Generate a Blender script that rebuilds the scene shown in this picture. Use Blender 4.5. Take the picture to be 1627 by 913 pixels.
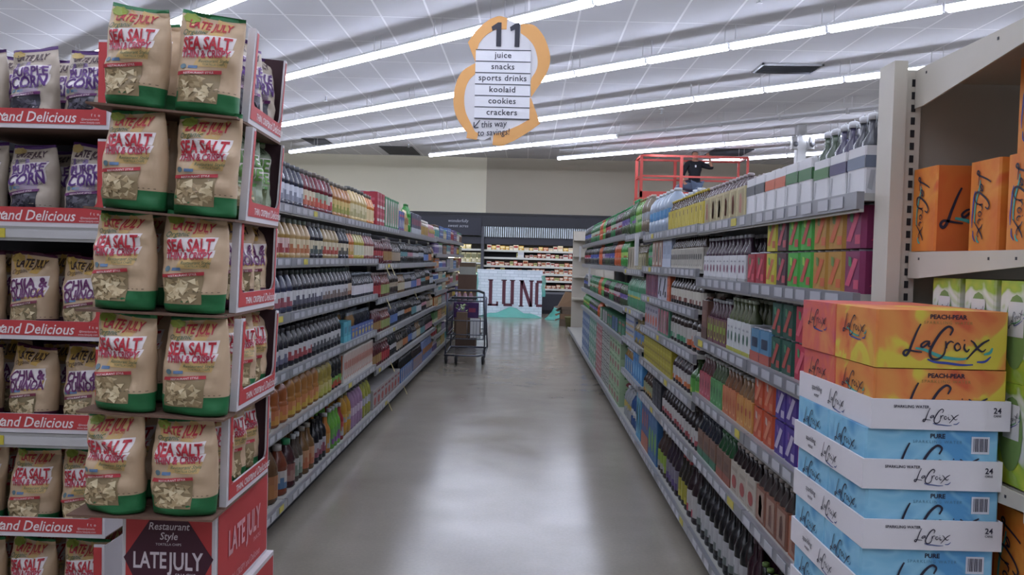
import bpy, bmesh, math, random
from mathutils import Vector, Matrix

rnd = random.Random(11)
PI = math.pi
for o in list(bpy.data.objects):
    bpy.data.objects.remove(o)
scene = bpy.context.scene
col = scene.collection

# ------------------------------------------------------------------ camera
F = 1350.0
CAMZ = 1.5
vY = Vector((24.5, 43.5, -F)).normalized()
vX = Vector((1.0, -0.026, 0.0)); vX = (vX - vX.dot(vY) * vY).normalized()
vZ = vX.cross(vY)
cam = bpy.data.cameras.new('camera')
cam_ob = bpy.data.objects.new('camera', cam); col.objects.link(cam_ob)
rot = Matrix((vX, vY, vZ))          # rows: world axes in camera space -> camera-to-world
cam_ob.matrix_world = Matrix.Translation((0, 0, CAMZ)) @ rot.to_4x4()
cam.sensor_width = 36.0
cam.lens = F / 1627.0 * 36.0
cam.clip_start = 0.05
scene.camera = cam_ob

# ------------------------------------------------------------------ light and exposure
LAMP_STRENGTH = 24.0
WORLD_STRENGTH = 0.42
EXPOSURE = -0.08
w = bpy.data.worlds.new('daylight'); scene.world = w
w.use_nodes = True
w.node_tree.nodes['Background'].inputs[0].default_value = (0.80, 0.82, 0.90, 1)
w.node_tree.nodes['Background'].inputs[1].default_value = WORLD_STRENGTH
scene.view_settings.view_transform = 'Standard'
scene.view_settings.look = 'None'
scene.view_settings.exposure = EXPOSURE
scene.view_settings.gamma = 1.0
scene.view_settings.use_curve_mapping = False

# ------------------------------------------------------------------ materials
def lin(c):
    return tuple(((x / 12.92) if x <= 0.04045 else ((x + 0.055) / 1.055) ** 2.4) for x in c)

_m = {}
def M(rgb, rough=0.5, metal=0.0, spec=0.4, noise=0.0, scale=20.0, emit=0.0, alpha=1.0):
    """procedural principled material from an sRGB hex string"""
    key = (rgb, rough, metal, spec, noise, scale, emit, alpha)
    if key in _m: return _m[key]
    c = [int(rgb[i:i + 2], 16) / 255 for i in (0, 2, 4)]; g_ = sum(c) / 3
    c = lin(tuple(x * .90 + g_ * .10 for x in c))
    m = bpy.data.materials.new('paint_' + rgb)
    m.use_nodes = True
    nt = m.node_tree; b = nt.nodes['Principled BSDF']
    b.inputs['Base Color'].default_value = (*c, 1)
    b.inputs['Roughness'].default_value = rough
    b.inputs['Metallic'].default_value = metal
    b.inputs['Specular IOR Level'].default_value = spec
    if noise > 0:
        tc = nt.nodes.new('ShaderNodeTexCoord'); n = nt.nodes.new('ShaderNodeTexNoise')
        n.inputs['Scale'].default_value = scale; n.inputs['Detail'].default_value = 4
        nt.links.new(tc.outputs['Object'], n.inputs['Vector'])
        r = nt.nodes.new('ShaderNodeMapRange')
        r.inputs[3].default_value = 1 - noise; r.inputs[4].default_value = 1 + noise
        nt.links.new(n.outputs['Fac'], r.inputs[0])
        mx = nt.nodes.new('ShaderNodeVectorMath'); mx.operation = 'SCALE'
        mx.inputs[0].default_value = c
        nt.links.new(r.outputs[0], mx.inputs['Scale'])
        nt.links.new(mx.outputs[0], b.inputs['Base Color'])
    if emit > 0:
        b.inputs['Emission Color'].default_value = (*c, 1)
        b.inputs['Emission Strength'].default_value = emit
    if alpha < 1:
        b.inputs['Alpha'].default_value = alpha
    _m[key] = m
    return m

# ------------------------------------------------------------------ mesh builder
class MB:
    def __init__(s):
        s.v = []; s.f = []; s.mi = []; s.sm = []; s.mats = []
    def m(s, mat):
        if mat not in s.mats: s.mats.append(mat)
        return s.mats.index(mat)
    def add(s, vs, fs, mat, smooth=False):
        o = len(s.v); s.v += [tuple(p) for p in vs]; k = s.m(mat)
        for f in fs:
            s.f.append([i + o for i in f]); s.mi.append(k); s.sm.append(smooth)
    def box(s, x0, x1, y0, y1, z0, z1, mat, front=None, top=None):
        v = [(x0, y0, z0), (x1, y0, z0), (x1, y1, z0), (x0, y1, z0), (x0, y0, z1), (x1, y0, z1), (x1, y1, z1), (x0, y1, z1)]
        s.add(v, [(0, 3, 2, 1), (1, 2, 6, 5), (2, 3, 7, 6), (3, 0, 4, 7)], mat)
        s.add(v, [(0, 1, 5, 4)], front or mat)
        s.add(v, [(4, 5, 6, 7)], top or mat)
    def bbox(s, x0, x1, y0, y1, z0, z1, mat, b=0.004):
        """box with bevelled vertical edges"""
        p = [(x0 + b, y0), (x1 - b, y0), (x1, y0 + b), (x1, y1 - b), (x1 - b, y1), (x0 + b, y1), (x0, y1 - b), (x0, y0 + b)]
        s.prism(p, z0, z1, mat)
    def prism(s, p, z0, z1, mat):
        n = len(p)
        v = [(a, b, z0) for a, b in p] + [(a, b, z1) for a, b in p]
        s.add(v, [tuple(range(n))[::-1], tuple(range(n, 2 * n))] + [(i, (i + 1) % n, n + (i + 1) % n, n + i) for i in range(n)], mat)
    def lathe(s, prof, mat, n=14, cx=0, cy=0, mats=None, smooth=True, a0=0):
        vs = []
        for r, z in prof:
            for i in range(n):
                a = a0 + 2 * PI * i / n
                vs.append((cx + r * math.cos(a), cy + r * math.sin(a), z))
        k = len(prof)
        for j in range(k - 1):
            mm = mats[j] if mats else mat
            o = []
            for i in range(n):
                o.append((j * n + i, j * n + (i + 1) % n, (j + 1) * n + (i + 1) % n, (j + 1) * n + i))
            off = len(s.v) if j == 0 else off
            if j == 0: s.v += vs
            kk = s.m(mm)
            for f in o:
                s.f.append([q + off for q in f]); s.mi.append(kk); s.sm.append(smooth)
        kk = s.m(mats[-1] if mats else mat)
        if prof[-1][0] > 1e-4:
            s.f.append([off + (k - 1) * n + i for i in range(n)]); s.mi.append(kk); s.sm.append(False)
        if prof[0][0] > 1e-4:
            kk = s.m(mats[0] if mats else mat)
            s.f.append([off + i for i in range(n)][::-1]); s.mi.append(kk); s.sm.append(False)
    def tube(s, pts, r, mat, n=6, closed=False):
        pts = [Vector(p) for p in pts]
        rs = r if isinstance(r, (list, tuple)) else [r] * len(pts)
        vs = []
        for i, p in enumerate(pts):
            a = pts[i - 1] if (i > 0 or closed) else p
            b = pts[(i + 1) % len(pts)] if (i < len(pts) - 1 or closed) else p
            d = (b - a).normalized()
            u = d.cross(Vector((0, 0, 1)))
            if u.length < 1e-3: u = d.cross(Vector((1, 0, 0)))
            u.normalize(); q = d.cross(u)
            for k in range(n):
                t = 2 * PI * k / n
                vs.append(p + (u * math.cos(t) + q * math.sin(t)) * rs[i])
        fs = []
        L = len(pts)
        for i in range(L if closed else L - 1):
            for k in range(n):
                j = (i + 1) % L
                fs.append((i * n + k, i * n + (k + 1) % n, j * n + (k + 1) % n, j * n + k))
        if not closed:
            fs.append(tuple(range(n))[::-1]); fs.append(tuple((L - 1) * n + k for k in range(n)))
        s.add(vs, fs, mat, True)
    def bar(s, a, b, w, h, mat):
        """square bar from a to b"""
        a = Vector(a); b = Vector(b); d = (b - a).normalized()
        u = d.cross(Vector((0, 0, 1)))
        if u.length < 1e-3: u = Vector((1, 0, 0))
        u.normalize(); q = u.cross(d)
        vs = []
        for p in (a, b):
            for i, j in ((-1, -1), (1, -1), (1, 1), (-1, 1)):
                vs.append(p + u * i * w / 2 + q * j * h / 2)
        s.add(vs, [(0, 1, 2, 3), (7, 6, 5, 4), (0, 4, 5, 1), (1, 5, 6, 2), (2, 6, 7, 3), (3, 7, 4, 0)], mat)
    def poly(s, pts, fn, mat):
        s.add([fn(*p) for p in pts], [tuple(range(len(pts)))], mat)
    def flat(s, geo, fn, mat, dx=0, dz=0, k=1.0, rotd=0, kx=1.0):
        """2-D geometry (verts, faces) placed through a mapping fn(x, z)"""
        c, sn = math.cos(math.radians(rotd)), math.sin(math.radians(rotd))
        vs = []
        for x, z in geo[0]:
            x *= k * kx; z *= k
            vs.append(fn(dx + x * c - z * sn, dz + x * sn + z * c))
        s.add(vs, geo[1], mat)
    def mesh(s, name):
        me = bpy.data.meshes.new(name)
        me.from_pydata([tuple(p) for p in s.v], [], s.f)
        for mt in s.mats: me.materials.append(mt)
        me.polygons.foreach_set('material_index', s.mi)
        me.polygons.foreach_set('use_smooth', s.sm)
        me.update()
        return me

def obj(name, mesh, parent=None, loc=(0, 0, 0), rz=0.0, label=None):
    if isinstance(mesh, MB): mesh = mesh.mesh(name)
    o = bpy.data.objects.new(name, mesh); col.objects.link(o)
    o.location = loc; o.rotation_euler = (0, 0, rz)
    if parent: o.parent = parent
    if label: o['label'] = label
    return o
def tag(o, label, cat, group=None):
    o['label'] = label; o['category'] = cat
    if group: o['group'] = group
    return o
def thing(name, label, cat, loc=(0, 0, 0), rz=0, group=None):
    o = bpy.data.objects.new(name, None); col.objects.link(o)
    o.location = loc; o.rotation_euler = (0, 0, rz)
    return tag(o, label, cat, group)
def struct(name, mb, parent=None):
    o = obj(name, mb, parent)
    o['kind'] = 'structure'
    return o

# ------------------------------------------------------------------ lettering
_t = {}
def text(s, bold=0.0, shear=0.0, sx=1.0, spacing=1.0, align='CENTER', fine=False):
    """text as 2-D triangles, capital height about 0.7 of unit size"""
    key = (s, bold, shear, sx, spacing, align, fine)
    if key in _t: return _t[key]
    cu = bpy.data.curves.new('lettering', 'FONT')
    cu.body = s; cu.size = 1.0; cu.offset = bold; cu.shear = shear; cu.resolution_u = 2
    cu.space_character = spacing
    cu.align_x = align; cu.fill_mode = 'FRONT'
    ob = bpy.data.objects.new('lettering', cu); col.objects.link(ob)
    bpy.context.view_layer.update()
    me = bpy.data.meshes.new_from_object(ob)
    if fine:
        bm = bmesh.new(); bm.from_mesh(me); bmesh.ops.triangulate(bm, faces=bm.faces)
        for _ in range(3):
            es = [e for e in bm.edges if e.calc_length() > .16]
            if not es: break
            bmesh.ops.subdivide_edges(bm, edges=es, cuts=1)
            bmesh.ops.triangulate(bm, faces=bm.faces)
        bm.to_mesh(me); bm.free()
    vs = [(v.co.x * sx, v.co.y) for v in me.vertices]; fs = [tuple(p.vertices) for p in me.polygons]
    bpy.data.objects.remove(ob); bpy.data.curves.remove(cu); bpy.data.meshes.remove(me)
    _t[key] = (vs, fs)
    return _t[key]

def catmull(p, n=5):
    if len(p) < 3: return [Vector(q) for q in p]
    q = [Vector(a) for a in p]; q = [q[0] * 2 - q[1]] + q + [q[-1] * 2 - q[-2]]
    out = []
    for i in range(1, len(q) - 2):
        for k in range(n):
            t = k / n
            a, b, c, d = q[i - 1], q[i], q[i + 1], q[i + 2]
            out.append(0.5 * ((2 * b) + (c - a) * t + (2 * a - 5 * b + 4 * c - d) * t * t + (3 * b - a - 3 * c + d) * t ** 3))
    out.append(q[-2])
    return out
def stroke(pts, w, n=4, taper=True):
    """brush stroke as 2-D strip"""
    p = catmull(pts, n); vs = []; fs = []
    L = len(p)
    for i, a in enumerate(p):
        d = p[min(i + 1, L - 1)] - p[max(i - 1, 0)]
        if d.length < 1e-9: d = Vector((1, 0))
        d.normalize(); t = i / (L - 1)
        ww = w * (0.45 + 0.55 * math.sin(PI * min(1, max(0, t * 0.9 + 0.08)))) if taper else w
        vs += [(a.x - d.y * ww / 2, a.y + d.x * ww / 2), (a.x + d.y * ww / 2, a.y - d.x * ww / 2)]
    for i in range(L - 1): fs.append((2 * i, 2 * i + 1, 2 * i + 3, 2 * i + 2))
    return vs, fs
def merge(geos):
    vs = []; fs = []
    for g in geos:
        o = len(vs); vs += list(g[0]); fs += [tuple(i + o for i in f) for f in g[1]]
    return vs, fs
def norm_pts(p):  # crop pixels of the brush logo -> unit width, centred
    return [((x - 905) / 560.0, (300 - y) / 560.0) for x, y in p]
SCRIPT = merge([
    stroke(norm_pts([(728, 190), (705, 240), (680, 310), (660, 372), (640, 402), (624, 388), (640, 366), (690, 372), (742, 378)]), 0.030),
    stroke(norm_pts([(792, 305), (762, 306), (735, 330), (748, 345), (788, 312), (783, 338), (804, 336)]), 0.024),
    stroke(norm_pts([(918, 262), (934, 222), (905, 204), (862, 240), (822, 305), (794, 372), (806, 418), (850, 420), (884, 388), (892, 345)]), 0.032),
    stroke(norm_pts([(892, 300), (896, 350), (900, 325), (922, 302), (944, 310)]), 0.024),
    stroke(norm_pts([(985, 325), (968, 312), (950, 335), (962, 362), (986, 350), (987, 327)]), 0.022),
    stroke(norm_pts([(1016, 316), (1012, 345), (1030, 368), (1046, 350)]), 0.024),
    stroke(norm_pts([(1008, 290), (1014, 296)]), 0.028),
    stroke(norm_pts([(1052, 292), (1075, 310), (1098, 345), (1130, 366), (1152, 348)]), 0.024),
    stroke(norm_pts([(1172, 285), (1128, 312), (1080, 360), (1030, 420)]), 0.028)])
SWASH1 = merge([stroke(norm_pts([(700, 352), (760, 362), (830, 392), (900, 412), (1000, 420), (1040, 408)]), 0.040),
                stroke(norm_pts([(1142, 385), (1180, 372), (1195, 340)]), 0.035)])
SWASH2 = merge([stroke(norm_pts([(780, 425), (830, 442), (910, 448), (1000, 458), (1075, 455)]), 0.030),
                stroke(norm_pts([(1098, 436), (1150, 432), (1188, 398)]), 0.028)])
def logo(mb, fn, w, dark, c1=None, c2=None, rotd=0, dx=0, dz=0):
    if c1: mb.flat(SWASH1, lambda x, z: fn(x, z, 0.0), c1, dx, dz, w, rotd)
    if c2: mb.flat(SWASH2, lambda x, z: fn(x, z, 0.0), c2, dx, dz, w, rotd)
    mb.flat(SCRIPT, lambda x, z: fn(x, z, 0.0008), dark, dx, dz, w, rotd)

# ================================================================== ROOM
WALL_Y = 25.0; CEIL = 4.47
XL, XR, YB = -16.0, 16.0, -7.0
def floor_mat():
    m = bpy.data.materials.new('polished_concrete'); m.use_nodes = True
    nt = m.node_tree; b = nt.nodes['Principled BSDF']; L = nt.links.new
    tc = nt.nodes.new('ShaderNodeTexCoord')
    n = nt.nodes.new('ShaderNodeTexNoise'); n.inputs['Scale'].default_value = 1.3; n.inputs['Detail'].default_value = 6
    L(tc.outputs['Object'], n.inputs['Vector'])
    r = nt.nodes.new('ShaderNodeValToRGB')
    r.color_ramp.elements[0].position = .3; r.color_ramp.elements[1].position = .75
    r.color_ramp.elements[0].color = (*lin((.52, .495, .45)), 1); r.color_ramp.elements[1].color = (*lin((.60, .575, .53)), 1)
    L(n.outputs['Fac'], r.inputs[0])
    n2 = nt.nodes.new('ShaderNodeTexNoise'); n2.inputs['Scale'].default_value = 60; n2.inputs['Detail'].default_value = 3
    L(tc.outputs['Object'], n2.inputs['Vector'])
    mr = nt.nodes.new('ShaderNodeMapRange'); mr.inputs[3].default_value = .88; mr.inputs[4].default_value = 1.1
    L(n2.outputs['Fac'], mr.inputs[0])
    vm = nt.nodes.new('ShaderNodeVectorMath'); vm.operation = 'SCALE'
    L(r.outputs[0], vm.inputs[0]); L(mr.outputs[0], vm.inputs['Scale']); L(vm.outputs[0], b.inputs['Base Color'])
    r2 = nt.nodes.new('ShaderNodeMapRange'); r2.inputs[1].default_value = .35; r2.inputs[2].default_value = .7
    r2.inputs[3].default_value = .15; r2.inputs[4].default_value = .23
    n3 = nt.nodes.new('ShaderNodeTexNoise'); n3.inputs['Scale'].default_value = 2.5; n3.inputs['Detail'].default_value = 4
    L(tc.outputs['Object'], n3.inputs['Vector']); L(n3.outputs['Fac'], r2.inputs[0]); L(r2.outputs[0], b.inputs['Roughness'])
    b.inputs['Specular IOR Level'].default_value = 0.5
    mp = nt.nodes.new('ShaderNodeMapping'); mp.inputs['Scale'].default_value = (3, 1.2, 1)
    n4 = nt.nodes.new('ShaderNodeTexNoise'); n4.inputs['Scale'].default_value = 1.0; n4.inputs['Detail'].default_value = 3
    L(tc.outputs['Object'], mp.inputs[0]); L(mp.outputs[0], n4.inputs['Vector'])
    bp = nt.nodes.new('ShaderNodeBump'); bp.inputs['Strength'].default_value = .12; bp.inputs['Distance'].default_value = .008
    L(n4.outputs['Fac'], bp.inputs['Height']); L(bp.outputs[0], b.inputs['Normal'])
    return m
def ceil_mat():
    m = bpy.data.materials.new('ceiling_tiles'); m.use_nodes = True
    nt = m.node_tree; b = nt.nodes['Principled BSDF']; L = nt.links.new
    tc = nt.nodes.new('ShaderNodeTexCoord'); sp = nt.nodes.new('ShaderNodeSeparateXYZ'); L(tc.outputs['Object'], sp.inputs[0])
    def line(sock, period, off, width):
        a = nt.nodes.new('ShaderNodeMath'); a.operation = 'ADD'; a.inputs[1].default_value = off; L(sock, a.inputs[0])
        q = nt.nodes.new('ShaderNodeMath'); q.operation = 'PINGPONG'; q.inputs[1].default_value = period / 2; L(a.outputs[0], q.inputs[0])
        c = nt.nodes.new('ShaderNodeMath'); c.operation = 'LESS_THAN'; c.inputs[1].default_value = width; L(q.outputs[0], c.inputs[0])
        return c.outputs[0]
    l1 = line(sp.outputs[0], .61, 100.1, .013); l2 = line(sp.outputs[1], 1.22, 100.4, .012)
    mx = nt.nodes.new('ShaderNodeMath'); mx.operation = 'MAXIMUM'; L(l1, mx.inputs[0]); L(l2, mx.inputs[1])
    n = nt.nodes.new('ShaderNodeTexNoise'); n.inputs['Scale'].default_value = .8; n.inputs['Detail'].default_value = 5
    L(tc.outputs['Object'], n.inputs['Vector'])
    r = nt.nodes.new('ShaderNodeValToRGB'); r.color_ramp.elements[0].color = (*lin((.81, .81, .83)), 1); r.color_ramp.elements[1].color = (*lin((.87, .87, .88)), 1)
    L(n.outputs['Fac'], r.inputs[0])
    mc = nt.nodes.new('ShaderNodeMix'); mc.data_type = 'RGBA'
    L(mx.outputs[0], mc.inputs[0]); L(r.outputs[0], mc.inputs[6]); mc.inputs[7].default_value = (*lin((.98, .98, .99)), 1)
    L(mc.outputs[2], b.inputs['Base Color'])
    b.inputs['Roughness'].default_value = .8
    return m
mb = MB(); mb.add([(XL, YB, 0), (XR, YB, 0), (XR, WALL_Y, 0), (XL, WALL_Y, 0)], [(0, 1, 2, 3)], floor_mat()); struct('floor', mb)
mb = MB(); mb.add([(XL, YB, CEIL), (XR, YB, CEIL), (XR, WALL_Y, CEIL), (XL, WALL_Y, CEIL)], [(3, 2, 1, 0)], ceil_mat()); struct('ceiling', mb)
WB = M('e0dac2', .85, noise=.03, scale=.5); WG = M('b0a896', .85, noise=.03, scale=.5)
SPLIT = (770 - 838) / F * WALL_Y
mb = MB()
mb.box(XL, SPLIT, WALL_Y, WALL_Y + .2, 0, CEIL, WB)
mb.box(SPLIT, XR, WALL_Y - .02, WALL_Y + .2, 0, CEIL, WG)
struct('wall_back', mb)
mb = MB(); mb.box(XL - .2, XL, YB, WALL_Y, 0, CEIL, WB); struct('wall_left', mb)
mb = MB(); mb.box(XR, XR + .2, YB, WALL_Y, 0, CEIL, WB); struct('wall_right', mb)

# ------------------------------------------------------------------ ceiling lamps
white_metal = M('d8d8da', .4)
LM = M('e6ecff', .5, emit=LAMP_STRENGTH)
def lamp_proto():
    h = MB()
    h.prism([(-.61, -.03), (.61, -.03), (.61, .03), (-.61, .03)], .046, .075, white_metal)
    h.box(-.606, .606, -.064, .064, .036, .047, white_metal)
    for x in (-.612, .600): h.box(x, x + .012, -.03, .03, -.02, .055, white_metal)
    hang = MB()
    for x in (-.55, .55):
        hang.tube([(x, 0, .075), (x, 0, CEIL - 4.20)], .006, white_metal, 5)
    t = MB()
    seg = []
    for k in range(9):
        a = PI - .05 + (PI + .1) * k / 8
        seg.append((.054 * math.cos(a), .045 * math.sin(a) + .012))
    vs = [(-.585, a, b) for a, b in seg] + [(.585, a, b) for a, b in seg]
    t.add(vs, [(i, i + 1, 9 + i + 1, 9 + i) for i in range(8)] + [tuple(range(9)), tuple(range(17, 8, -1))], LM, True)
    return h.mesh('housing'), t.mesh('light_tube'), hang.mesh('hanger_rods')
LH, LT, LR = lamp_proto()
off_m = MB(); off_m.box(-.6, .6, -.02, .02, .0, .034, M('b9b9bd', .4)); LOFF = off_m.mesh('light_tube')
SL = .94; ANG = math.atan2(-SL, 1)
ROWS = [(-4.1, ''), (-.7, ''), (2.72, ''), (6.14, 'nearest'), (9.56, 'second'), (12.97, 'third'), (16.6, 'fourth'), (20.1, 'fifth'), (23.3, 'sixth'), (26.8, 'seventh')]
step = 1.245; ca = math.cos(ANG)
ORD = ['first', 'second', 'third', 'fourth', 'fifth', 'sixth', 'seventh', 'eighth', 'ninth', 'tenth', 'eleventh', 'twelfth', 'thirteenth', 'fourteenth', 'fifteenth', 'sixteenth', 'seventeenth', 'eighteenth', 'nineteenth', 'twentieth', 'twenty-first', 'twenty-second', 'twenty-third', 'twenty-fourth', 'twenty-fifth', 'twenty-sixth', 'twenty-seventh', 'twenty-eighth', 'twenty-ninth', 'thirtieth']
rown = {6.14: 'nearest ceiling row', 9.56: 'second ceiling row', 12.97: 'third ceiling row', 16.6: 'fourth ceiling row', 20.1: 'fifth ceiling row', 23.3: 'sixth ceiling row', 26.8: 'seventh ceiling row at far right'}
for z0, nm in ROWS:
    x = (z0 - 22.6) / SL + .6 * ca
    k = 0
    while True:
        y = z0 - SL * x
        if x > 11 or y < -4: break
        if x > -9:
            unlit = (z0 == 20.1 and 6.85 > x + .0 > 1.55 and True)
            inview = y > 1.5
            t = thing('ceiling_light', 'white tube light, %s from the left end of the %s' % (ORD[min(k, 29)], rown.get(z0, 'row behind')) if nm else 'white ceiling tube light behind the viewpoint', 'ceiling light',
                      (x, y, 4.20), ANG, 'rows of tube lights under the ceiling')
            obj('housing', LH, t); obj('hanger_rods', LR, t)
            obj('light_tube', LOFF if unlit else LT, t)
            k += 1
        x += step * ca

# ------------------------------------------------------------------ small ceiling things
def at(x, y, H=None, Y=None):
    yh = 413 + .026 * (x - 838)
    if Y is None: Y = F * H / (yh - y)
    return ((x - 838) / F * Y, Y, CAMZ + (yh - y) / F * Y)
dk = M('3a3c44', .7)
for i, (px, py, w_, d_, nm) in enumerate([(633, 240, .9, 1.8, 'left of the hanging aisle sign'), (502, 225, .6, 1.2, 'farthest left above the juice shelves'), (1150, 243, 1.0, 1.4, 'above the red work lift')]):
    p = at(px, py, H=CEIL - CAMZ)
    f = MB(); f.box(-w_ / 2, w_ / 2, -d_ / 2, d_ / 2, 0, .012, dk)
    o = obj('ceiling_opening', f, None, (p[0], min(p[1], 23.8), CEIL - .014))
    tag(o, 'dark open ceiling panel ' + nm, 'ceiling panel', 'dark open ceiling panels')
p = at(1237, 112, H=CEIL - CAMZ)
t = thing('ceiling_vent', 'silver louvred air vent in the ceiling on the right', 'vent', (p[0], p[1], CEIL - .03))
f = MB(); al = M('b5b7bc', .35, metal=.3)
for a in (-.45, .42): f.box(a, a + .03, -.3, .3, 0, .03, al)
for b_ in (-.3, .27): f.box(-.45, .45, b_, b_ + .03, 0, .03, al)
obj('frame', f, t)
for k in range(7):
    f = MB(); yy = -.24 + k * .08
    f.add([(-.42, yy, 0), (.42, yy, 0), (.42, yy + .05, .028), (-.42, yy + .05, .028)], [(0, 1, 2, 3)], M('c4c6cc', .3, metal=.2))
    obj('slat', f, t)
f = MB(); f.box(-.42, .42, -.27, .27, .027, .0285, M('6a6c74', .5)); obj('backing', f, t)
for px, py, nm in [(512, 158, 'between the two nearest light rows at left'), (645, 232, 'near the dark ceiling panel'), (1190, 6, 'at the top edge right of the aisle sign'), (1043, 180, 'under the lights at right of the aisle sign')]:
    p = at(px, py, H=CEIL - CAMZ - .06)
    f = MB(); f.lathe([(.05, .0), (.05, .012), (.0, .014)], white_metal, 10)
    f.tube([(0, 0, 0), (0, 0, -.07)], .012, al, 6); f.lathe([(.035, -.085), (.035, -.078), (.01, -.07)], al, 10)
    tag(obj('sprinkler', f, None, (p[0], p[1], CEIL - .014)), 'small metal ceiling sprinkler ' + nm, 'sprinkler', 'ceiling sprinklers')
# support column with twin emergency lamps
cx, cy = (1262 - 838) / F * 18, 18.0
f = MB(); f.bbox(-.1, .1, -.1, .1, 0, CEIL, M('cfd0d2', .5), .02)
tag(obj('support_column', f, None, (cx, cy, 0)), 'white support column rising to the ceiling behind the right shelves', 'column')
for s, nm in ((-1, 'left'), (1, 'right')):
    zc = CAMZ + (424 - 231) / F * 18
    t = thing('wall_speaker', 'grey box lamp on the %s side of the white column' % nm, 'lamp', (cx + s * .13, cy - .1, zc), 0, 'box lamps on the column')
    f = MB(); f.bbox(-.1 if s < 0 else -.02, .02 if s < 0 else .1, -.12, .05, -.13, .13, M('b3b3b6', .5), .02); obj('housing', f, t)
    f = MB(); f.lathe([(.05, 0), (.055, .02), (.0, .03)], M('6c6e75', .4), 12)
    o = obj('lens', f, t, (s * .04, -.12, -.03)); o.rotation_euler = (PI / 2, 0, 0)

# ================================================================== FAR END OF THE STORE
# dark band and refrigerated case along the back wall
BLK = M('25272f', .5, noise=.05); BLK2 = M('30323c', .45)
cs = thing('refrigerated_case', 'long dark refrigerated wall case with lit shelves at the end of the aisle', 'display case', (0, 0, 0))
f = MB(); f.box(-3.5, 7, 24.82, 24.96, 0, 2.15, BLK); obj('back_panel', f, cs)
f = MB(); f.box(-3.5, 7, 24.0, 24.97, 2.42, 2.78, BLK); f.box(-3.5, 7, 23.98, 24.0, 2.74, 2.80, M('1c1d23', .5)); obj('canopy', f, cs)
f = MB(); f.box(-3.5, 7, 24.1, 24.8, 2.04, 2.13, BLK2); f.box(-3.5, 7, 24.25, 24.82, 1.98, 2.04, M('1c1d23', .6)); obj('upper_valance', f, cs)
f = MB(); f.box(-3.5, 7, 23.95, 24.82, 0, .56, BLK); f.box(-3.5, 7, 23.9, 23.96, .56, .62, M('6d6f76', .4)); f.box(-3.5, 7, 23.9, 23.95, .1, .56, BLK2); obj('base', f, cs)
f = MB(); f.box(-1.32, -1.24, 24.0, 24.8, .6, 2.42, M('4b4d55', .5)); obj('divider', f, cs)
strip = MB(); strip.bbox(-.017, .017, -.01, .01, -.15, .15, M('cfdce4', .4), .004); STRIP = strip.mesh('curtain_strip')
for i in range(50):
    obj('curtain_strip', STRIP, cs, (-1.24 + i * .0605, 24.02, 2.28))
f = MB(); f.box(-3.1, -1.32, 23.965, 23.98, 2.16, 2.66, M('30323d', .6))
t = tag(obj('wall_sign', f), 'dark sign panel with two lines of pale lettering above the case', 'sign')
for s_, dz in (('wonderfully', .36), ('sweet acres', .22)):
    f = MB(); f.flat(text(s_, .0, .2), lambda x, z: (x, 0, z), M('aeb1ba', .6), k=.12)
    obj('lettering', f, t, (-1.98, 23.962, 2.16 + dz))
LIPW = M('d9dcd2', .4)
SH_R = [1.77, 1.56, 1.33, 1.12, .93, .70]; SH_L = [1.78, 1.40, 1.05, .72]
for z in SH_R:
    f = MB(); f.box(-1.24, 7, 24.2, 24.82, z - .02, z - .005, M('8d9099', .5)); f.box(-1.24, 7, 24.18, 24.2, z - .05, z + .005, LIPW); obj('shelf', f, cs)
for z in SH_L:
    f = MB(); f.box(-3.5, -1.32, 24.2, 24.82, z - .02, z - .005, M('8d9099', .5)); f.box(-3.5, -1.32, 24.18, 24.2, z - .05, z + .005, LIPW); obj('shelf', f, cs)
f = MB(); f.box(-3.5, 7, 24.1, 24.12, 1.93, 2.04, BLK2); obj('valance_lip', f, cs)
f = MB(); f.tube([(-3.4, 24.18, 1.985), (6.9, 24.18, 1.985)], .018, M('fff2d8', .5, emit=11), 6); obj('light_tube', f, cs)
for zz in (1.52, 1.08):
    f = MB(); f.tube([(-3.4, 24.26, zz), (6.9, 24.26, zz)], .009, M('fff2d8', .5, emit=8), 6); obj('light_tube', f, cs)

pk = {}
def chill_pack(c1, c2, w_, h_, d_=.16):
    k = (c1, c2, w_, h_)
    if k not in pk:
        f = MB(); a = M(c1, .45); b = M(c2, .45)
        f.bbox(-w_ / 2, w_ / 2, -d_ / 2, d_ / 2, 0, h_, a, .006)
        e = -d_ / 2 - .001
        f.add([(-w_ * .42, e, h_ * .45), (w_ * .42, e, h_ * .45), (w_ * .42, e, h_ * .85), (-w_ * .42, e, h_ * .85)], [(0, 1, 2, 3)], b)
        f.add([(-w_ * .3, e, h_ * .12), (w_ * .1, e, h_ * .12), (w_ * .1, e, h_ * .3), (-w_ * .3, e, h_ * .3)], [(0, 1, 2, 3)], M('efe6cf', .5))
        pk[k] = f.mesh('chilled_package')
    return pk[k]
PAL = [('e9e2cf', 'cfb79a'), ('d9a93a', 'f0e3a8'), ('c45a34', 'e8c9a2'), ('e8e4d6', 'a83c34'), ('b86a4a', 'f1dfc0'), ('c9483c', 'ead8c4'), ('d8c27a', '7f9a5a'), ('cf7d52', 'e9e3d2'), ('8f3b35', 'd9c2aa'), ('e3c9a0', 'b0502f')]
RN = ['top', 'second', 'third', 'fourth', 'fifth', 'bottom']
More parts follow.
